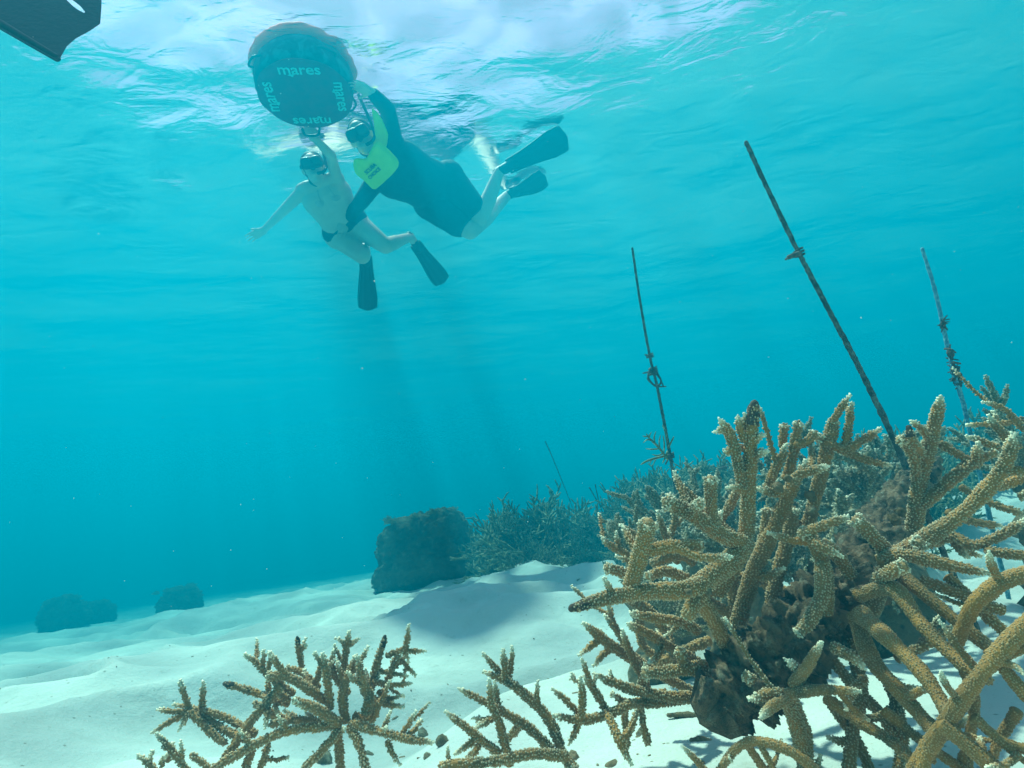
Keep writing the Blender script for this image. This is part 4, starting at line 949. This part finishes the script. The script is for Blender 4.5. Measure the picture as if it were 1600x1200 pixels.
def torso(sh1, sh2, hp1, hp2, belly, rs=.075, rc=.095, rw=.08, rh=.095):
    """shoulders to hips, flattened front to back"""
    out = []; a, b = np.asarray(sh1, float), np.asarray(sh2, float); c, d = np.asarray(hp1, float), np.asarray(hp2, float)
    for q in (.14, .38, .62, .86):
        s0 = a + (b - a) * q; h0 = c + (d - c) * (q * .9 + .05); mid = (s0 * .42 + h0 * .58); cen = ((a + b) * .42 + (c + d) * .58) / 2; mid = mid + (cen - mid) * .22
        ch = s0 * .75 + h0 * .25 + (s0 - (a + b) / 2) * -.03
        out += [capsule(s0, rs, ch, rc), capsule(ch, rc, mid, rw), capsule(mid, rw, h0, rh * .95)]
    out += [capsule(a, rs * .95, b, rs * .95), capsule(c, rh, d, rh)]
    return out
# ---- man in black suit
J = {k: S(*v) for k, v in dict(head=(566, 216, 2.83), hR=(572, 141, 2.92), eR=(606, 172, 2.90), sR=(614, 222, 2.86), sL=(586, 284, 2.74), eL=(562, 318, 2.62), hL=(541, 342, 2.58), hipR=(700, 276, 2.84), hipL=(670, 318, 2.70),
     kR=(728, 318, 2.55), kL=(722, 356, 2.42), aR=(780, 268, 2.86), aL=(792, 306, 2.90), fR=(887, 212, 2.90), fL=(852, 272, 2.95)).items()}
J['kR'] = S(748, 340, 2.52); J['kL'] = S(734, 360, 2.42)
neck = (J['sR'] + J['sL']) / 2; fw_ = unit(-ray(566, 216)); face = unit(fw_ * .8 + unit(J['head'] - neck) * .5 - UPW * .2)
hp, E, B, x_, f_, t_ = head_pieces(J['head'], face, unit(J['head'] - neck) + UPW * .6, 1.05)
arm = [capsule(J['sR'], .062, J['eR'], .043), capsule(J['eR'], .043, S(582, 146, 2.92), .03), capsule(J['sL'], .062, J['eL'], .045), capsule(J['eL'], .045, J['hL'], .032)]
legs = []
for q in 'RL':
    hq, kq, aq = J['hip' + q], J['k' + q], J['a' + q]; cf = kq * .62 + aq * .38 + unit(kq - hq) * .015
    legs += [capsule(hq, .105, kq, .074), capsule(kq, .074, cf, .068), capsule(cf, .068, aq, .043), capsule(aq, .042, aq + unit(J['f' + q] - aq) * .10, .038)]
tors = torso(J['sR'], J['sL'], J['hipR'], J['hipL'], None, .075, .112, .112, .12)
pcs = hp + tors + arm + legs + [capsule(neck, .062, J['head'] - t_ * .05, .055)]
pcs += hand(S(582, 146, 2.92), S(560, 134, 2.94) - S(582, 146, 2.92), -UPW, .17, .35, thumb=-1) + hand(J['hL'], S(535, 356, 2.50) - J['hL'], -fw_, .17, .25, thumb=1)
man = fused('person', pcs, SKIN, None, (J['hipR'] + J['hipL']) / 2, voxel=.007, smooth=4)
tag(man, 'snorkeller in black long-sleeved suit and lime vest, swimming with one hand on the float', 'person')
gr = lambda L_, e: [(lambda p0, r0, p1, r1: capsule(p0, r0 + e, p1, r1 + e))(*a) for a in L_]
e = .009
suit = torso(J['sR'], J['sL'], J['hipR'], J['hipL'], None, .075 + e, .112 + e, .112 + e, .12 + e)
suit += gr([(J['sR'], .062, J['eR'], .044), (J['eR'], .044, S(585, 149, 2.92), .033), (J['sL'], .062, J['eL'], .047), (J['eL'], .047, J['hL'] * .9 + J['eL'] * .1, .036)], e)
for q in 'RL': hq, kq = J['hip' + q], J['k' + q]; suit += gr([(hq, .11, hq * .28 + kq * .72, .100)], e + .006)
suit += gr([(neck, .066, neck * .45 + (J['head'] - t_ * .05) * .55, .056)], e)
fused('wetsuit', suit, NEO, man, voxel=.009, smooth=4, wr=.005, seed=3)
fused('hood', [ellip(E(0, -.03, .035), B, np.array([.090, .100, .108])), ellip(E(0, -.04, -.05), B, np.array([.072, .075, .075]))], NEO, man, voxel=.008, smooth=3)
mask_snorkel(man, E, B, -1, 1.05)
for q, n_ in (('R', unit(-ray(830, 240))), ('L', unit(np.array([.1, -.15, -.25])))): fin_blade(man, J['a' + q], J['f' + q], n_, w=(.05, .058, .075, .098, .098) if q == 'R' else (.05, .055, .08, .095, .085))
# vest: a puffed bib over the chest
def pad(name, poly, z, thick, mat, parent, bulge=.035, sub=26, towards=None):
    poly = np.array(poly, float); c = poly.mean(0)
    # resample outline smoothly
    k = len(poly); P2 = np.vstack([poly, poly[:1]]); L = np.concatenate([[0], np.cumsum(np.linalg.norm(np.diff(P2, axis=0), axis=1))])
    t_ = np.linspace(0, L[-1], 73)[:-1]; O = np.stack([np.interp(t_, L, P2[:, 0]), np.interp(t_, L, P2[:, 1])], -1)
    for _ in range(3): O = (O + np.roll(O, 1, 0) * .5 + np.roll(O, -1, 0) * .5) / 2
    rings = np.linspace(1, 0, 9); V = []; n = len(O)
    dv = unit(-ray(*c)) if towards is None else towards
    for sgn in (1, -1):
        for f in rings:
            for q in O:
                p = c + (q - c) * f; zz = z(p) if callable(z) else z; h = (1 - f ** 4) ** .5
                V.append(S(p[0], p[1], zz) + dv * sgn * (thick * .5 * min(1, (1 - f) * 12) + bulge * h * (1 if sgn > 0 else .2)))
    V = np.array(V); m = len(rings); i = np.arange(m * n).reshape(m, n); j = np.roll(i, -1, 1)
    Q = np.concatenate([np.stack([i[:-1], j[:-1], j[1:], i[1:]], -1).reshape(-1, 4), np.stack([i[:-1], i[1:], j[1:], j[:-1]], -1).reshape(-1, 4) + m * n])
    mb = MB(); mb.add(V, Q); return mb.build(name, mat, parent)
zv = lambda p: 2.80 - .0012 * (p[1] - 220) - .13
vest = pad('vest', [(588, 219), (598, 224), (608, 234), (623, 250), (624, 259), (614, 272), (600, 285), (585, 298), (578, 292), (568, 281), (556, 273), (552, 262), (552, 248), (560, 246), (568, 249), (574, 247), (578, 236)], zv, .03, LIME, man)
pad('vest_collar', [(580, 168), (589, 174), (598, 188), (607, 210), (604, 232), (590, 232), (580, 240), (578, 228), (586, 212), (584, 190)], lambda p: 2.80, .03, LIME, man, .02)
def text_mesh(s, name, centre, right, up, height, mat, parent, stretch=1.0, bold=.02, depth=.002, lift=None):
    cu = bpy.data.curves.new('t', 'FONT'); cu.body = s; cu.align_x = 'CENTER'; cu.align_y = 'CENTER'; cu.offset = bold; cu.size = 1; cu.extrude = .02
    o = bpy.data.objects.new('t', cu); COL.objects.link(o); dg = bpy.context.evaluated_depsgraph_get(); dg.update()
    me = bpy.data.meshes.new_from_object(o.evaluated_get(dg)); bpy.data.objects.remove(o); me.name = name
    n = len(me.vertices); co = np.empty(n * 3, np.float32); me.vertices.foreach_get('co', co); co = co.reshape(-1, 3).astype(float)
    nrm = np.cross(right, up)
    V = centre + co[:, :1] * height * stretch * unit(right) + co[:, 1:2] * height * unit(up) + co[:, 2:] * (depth / .02) * unit(nrm) * .5 - wloc(parent)
    me.vertices.foreach_set('co', V.astype(np.float32).ravel()); me.update(); return link(name, me, mat, parent)
INK = simple_mat('dark_print', (.02, .06, .03), .8, .2)
dv = unit(-ray(586, 268))
def on(px, py, z): return S(px, py, z)
def vest_print(word, cx, cy, wpx, ang):
    cu = bpy.data.curves.new('t', 'FONT'); cu.body = word; cu.align_x = 'CENTER'; cu.align_y = 'CENTER'; cu.offset = .015; cu.extrude = .02
    o = bpy.data.objects.new('t', cu); COL.objects.link(o); dg = bpy.context.evaluated_depsgraph_get(); dg.update()
    me = bpy.data.meshes.new_from_object(o.evaluated_get(dg)); bpy.data.objects.remove(o); me.name = 'vest_print'
    co = np.array([v.co[:] for v in me.vertices]); k = wpx / np.ptp(co[:, 0]); ca, sa = math.cos(ang), math.sin(ang); V = []
    for a, b, c in co:
        x, y = cx + (a * ca - b * 1.25 * sa) * k, cy - (a * sa + b * 1.25 * ca) * k; V.append(S(x, y, zv((x, y))) + dv * (.056 + c * .1) - wloc(vest))
    me.vertices.foreach_set('co', np.array(V, np.float32).ravel()); me.update(); return link('vest_print', me, INK, vest)
vest_print('SCUBA', 579, 264, 21, math.radians(43)); vest_print('CHOICE', 585, 271, 23, math.radians(43))
# ---- woman in bikini
K = {k: S(*v) for k, v in dict(head=(490, 264, 2.84), sL=(474, 298, 2.76), sR=(526, 280, 2.80), eL=(440, 332, 2.70), hL=(412, 360, 2.65), eR=(517, 243, 2.86), hR=(492, 216, 2.90), hipL=(528, 368, 2.54), hipR=(556, 350, 2.58),
     kL=(566, 400, 2.26), aL=(571, 385, 2.50), fL=(575, 484, 2.12), kR=(602, 384, 2.34), aR=(641, 370, 2.58), fR=(692, 441, 2.40)).items()}
nk = (K['sL'] + K['sR']) / 2; fw2 = unit(-ray(490, 264)); face = unit(fw2 * .9 + unit(K['head'] - nk) * .35)
hp, E2, B2, x2, f2, t2 = head_pieces(K['head'], face, unit(K['head'] - nk) + UPW * .5, 1.0)
pcs = hp + torso(K['sL'], K['sR'], K['hipL'], K['hipR'], None, .065, .115, .112, .115) + [capsule(nk, .055, K['head'] - t2 * .05, .05)]
pcs += [capsule(K['sL'], .05, K['eL'], .038), capsule(K['eL'], .038, K['hL'], .025), capsule(K['sR'], .05, K['eR'], .038), capsule(K['eR'], .038, K['hR'], .026)]
for q in 'LR':
    hq, kq, aq = K['hip' + q], K['k' + q], K['a' + q]; cf = kq * .6 + aq * .4
    pcs += [capsule(hq, .105, kq, .064), capsule(kq, .064, cf, .057), capsule(cf, .054, aq, .036), capsule(aq, .038, aq + unit(K['f' + q] - aq) * .10, .034)]
pcs += hand(K['hL'], S(396, 368, 2.63) - K['hL'], UPW * -1 + fw2 * .3, .165, .12, .0085, thumb=1) + hand(K['hR'], UPW * .8 + unit(S(484, 208, 2.93) - K['hR']), -fw2, .16, .45, .0085, thumb=-1)
for sgn in (-1, 1): pcs.append(ellip(nk * .70 + (K['hipL'] + K['hipR']) * .15 + unit(K['sR'] - K['sL']) * .065 * sgn + fw2 * .060, np.eye(3), np.array([.07, .07, .055])))
wom = fused('person', pcs, SKIN, None, (K['hipL'] + K['hipR']) / 2, voxel=.007, smooth=4)
tag(wom, 'bare-skinned snorkeller in a dark bikini with one arm stretched out, below the dark round float', 'person')
fused('hair', [ellip(E2(0, -.032, .035), B2, np.array([.086, .094, .103])), ellip(E2(0, -.055, -.05), B2, np.array([.06, .055, .08]))], HAIR, wom, voxel=.008, smooth=3, wr=.006, seed=5)
mask_snorkel(wom, E2, B2, -1, 1.0)
hc = (K['hipL'] + K['hipR']) / 2; tdir = unit(nk - hc)
fused('bikini_bottom', [capsule(K['hipL'] + tdir * .03 + fw2 * .004, .113, K['hipR'] + tdir * .03 + fw2 * .004, .113), capsule(hc, .112, hc - tdir * .05, .10)], NAVY, wom, voxel=.007, smooth=2)
ch = nk * .70 + hc * .30
bt = []
for sgn in (-1, 1): bt.append(ellip(ch + unit(K['sR'] - K['sL']) * .065 * sgn + fw2 * .066, np.eye(3), np.array([.07, .062, .055])))
bt.append(capsule(ch - unit(K['sR'] - K['sL']) * .13 + fw2 * .03, .05, ch + unit(K['sR'] - K['sL']) * .13 + fw2 * .03, .05))
fused('bikini_top', bt, simple_mat('grey_bikini_cloth', (.62, .50, .45), .8), wom, voxel=.006, smooth=2)
m = MB()
for sgn in (-1, 1):
    a = ch + unit(K['sR'] - K['sL']) * .06 * sgn + fw2 * .125; m.tube([a, (a + nk) / 2 + fw2 * .05 + unit(K['sR'] - K['sL']) * .02 * sgn, nk + unit(K['sR'] - K['sL']) * .03 * sgn + UPW * .05], [.004, .004], 6)
m.build('bikini_strap', bpy.data.materials['grey_bikini_cloth'], wom)
for q, n_ in (('L', unit(-ray(573, 440))), ('R', unit(-ray(665, 405)))): fin_blade(wom, K['a' + q], K['f' + q], n_, w=(.042, .05, .068, .082, .078), bend=.03)

# ---- surface marker float
FC = S(478, 150, 2.90); ex = unit(np.array([.98, .18, 0])); ey = unit(np.array([.18, -.98, 0])); RF = .295
fl = empty('surface_float', FC); tag(fl, 'round inflatable dive float with dark printed underside and red rim, held up by both snorkellers', 'float')
PANEL = simple_mat('dark_red_canvas', (.16, .008, .02), .85, .2, .25, 14); TEAL = simple_mat('teal_print', (.26, .75, .68), .7, .3)
t = NT('navy_and_teal_cover'); geo = t.n('NewGeometry').outputs['Position']
c = t.mix(t.ramp(t.noise(geo, 9, 4, .6, 1.0), [(.50, 0), (.60, 1)]), (.02, .03, .045), (.06, .20, .22)); t.bsdf(c, .7, t.bump(t.noise(geo, 25, 5), .6, .02), .3); COVER = t.m
RED = simple_mat('orange_red_cover', (1.0, .09, .02), .7, .3, .2, 20)
def lathe(name, prof, mat, parent, seg=96, amp=0.0, oct_=0.0):
    th = np.arange(seg) / seg * 2 * math.pi; V = []
    for rr, z in prof:
        R = rr * (1 + oct_ * np.cos(8 * th)); nz = amp * fbm(np.stack([np.cos(th) * 4, np.sin(th) * 4, np.full(seg, z * 9)], -1), 3, 33)
        V.append(np.stack([(R + nz) * np.cos(th), (R + nz) * np.sin(th), np.full(seg, z) + nz * .6], -1))
    V = np.concatenate(V) + wloc(parent); m = len(prof); i = np.arange(m * seg).reshape(m, seg); j = np.roll(i, -1, 1)
    mb = MB(); Q = np.stack([i[:-1], j[:-1], j[1:], i[1:]], -1).reshape(-1, 4); k = len(V)
    T = [np.stack([j[0], i[0], np.full(seg, k)], -1), np.stack([i[-1], j[-1], np.full(seg, k + 1)], -1)]
    mb.add(np.vstack([V, V[:seg].mean(0), V[-seg:].mean(0)]), Q, np.concatenate(T)); return mb.build(name, mat, parent)
pan = lathe('base_panel', [(.20, -.004), (.28, -.003), (RF, 0), (RF * .99, .012), (.25, .014)], PANEL, fl, oct_=.008)
lathe('side_cover', [(.27, .016), (.30, .03), (.308, .07), (.312, .13), (.305, .165), (.285, .195), (.25, .205)], COVER, fl, amp=.008)
lathe('top_cover', [(.27, .19), (.316, .185), (.332, .205), (.328, .235), (.295, .26), (.24, .275), (.12, .28)], RED, fl, amp=.011)
for k, (u_, r_) in enumerate([(ey, ex), (ex, -ey), (-ey, -ex), (-ex, ey)]):
    c = FC + u_ * .222 - UPW * .009
    text_mesh('mares', 'brand_print', c, r_, u_, .11, TEAL, pan, .95, .012, .003)
    # the wedge under the lettering
    q = [c - u_ * .038 - r_ * .075, c - u_ * .028 - r_ * .03, c - u_ * .052 - r_ * .045]; V = np.vstack([q, np.array(q) - UPW * .003]); mb = MB(); mb.add(V, [[0, 1, 4, 3], [1, 2, 5, 4], [2, 0, 3, 5]], [[0, 2, 1], [3, 4, 5]]); mb.build('brand_mark', TEAL, pan)
for a in (0, 90, 180, 270):
    an = math.radians(a + 45); p = lambda r_, da, z: FC + np.array([r_ * math.cos(an + da), r_ * math.sin(an + da), z])
    m = MB(); m.tube([p(.315, -.18, .10), p(.345, -.1, .08), p(.348, .1, .08), p(.315, .18, .10)], [.008, .008], 8); m.build('handle', RUBBER, fl)
m = MB(); q = S(486, 204, 2.895); m.tube([q - ex * .06 + UPW * .02, q - ex * .04 - UPW * .02 - ey * .02, q + ex * .04 - UPW * .02 - ey * .02, q + ex * .06 + UPW * .02], [.009, .009], 8); m.build('handle', RUBBER, fl)

# ---- another diver's fin tip in the top left corner
def flat_fin():
    base = P(-330, -190, 1.0); o = empty('swim_fin', P(-60, -60, .95)); tag(o, 'large black fin blade poking in at the top left corner, close to the lens', 'swim fin')
    out = [(158, -20), (158, 12), (156, 37), (140, 48), (118, 60), (104, 72), (94, 90), (88, 93), (60, 78), (20, 56), (-40, 20), (-130, -35), (-230, -95), (-300, -140), (-290, -185), (-240, -200), (-150, -175), (-60, -150), (40, -110), (120, -70)]
    hole = [(107, -4), (116, 2), (126, 10), (133, 19), (131, 20), (121, 15), (112, 8), (102, -2), (80, -24), (84, -28), (96, -16)]
    d0 = lambda x, y: .92 + .0003 * (x + 0) - .0006 * y
    bmx = bmesh.new(); th = .007; nv = unit(-ray(40, 0))
    vs = [bmx.verts.new(P(x, y, d0(x, y))) for x, y in out]; hs = [bmx.verts.new(P(x, y, d0(x, y))) for x, y in hole]
    ed = [bmx.edges.new((vs[i], vs[(i + 1) % len(vs)])) for i in range(len(vs))] + [bmx.edges.new((hs[i], hs[(i + 1) % len(hs)])) for i in range(len(hs))]
    bmesh.ops.triangle_fill(bmx, use_beauty=True, edges=ed)
    r_ = bmesh.ops.extrude_face_region(bmx, geom=bmx.faces[:])
    for v in [g for g in r_['geom'] if isinstance(g, bmesh.types.BMVert)]: v.co += Vector(nv * th)
    bmesh.ops.recalc_face_normals(bmx, faces=bmx.faces[:])
    w = wloc(o)
    for v in bmx.verts: v.co -= Vector(w)
    me = bpy.data.meshes.new('blade'); bmx.to_mesh(me); bmx.free(); link('blade', me, RUBBER, o)
    for sx in ((-300, -140, 88, 90), (-240, -195, 155, -40)):
        m = MB(); a, b = P(sx[0], sx[1], d0(sx[0], sx[1])), P(sx[2], sx[3], d0(sx[2], sx[3])); m.tube([a, b], [.014, .006], 8, step=.03); m.build('side_rail', RUBBER, o)
    a = P(-300, -165, .99); b = P(-470, -255, 1.0)
    fused('foot_pocket', [capsule(a, .045, b, .06), capsule(a + [.0, .03, 0], .03, b + [0, .04, .02], .045)], RUBBER, o, voxel=.01)
flat_fin()
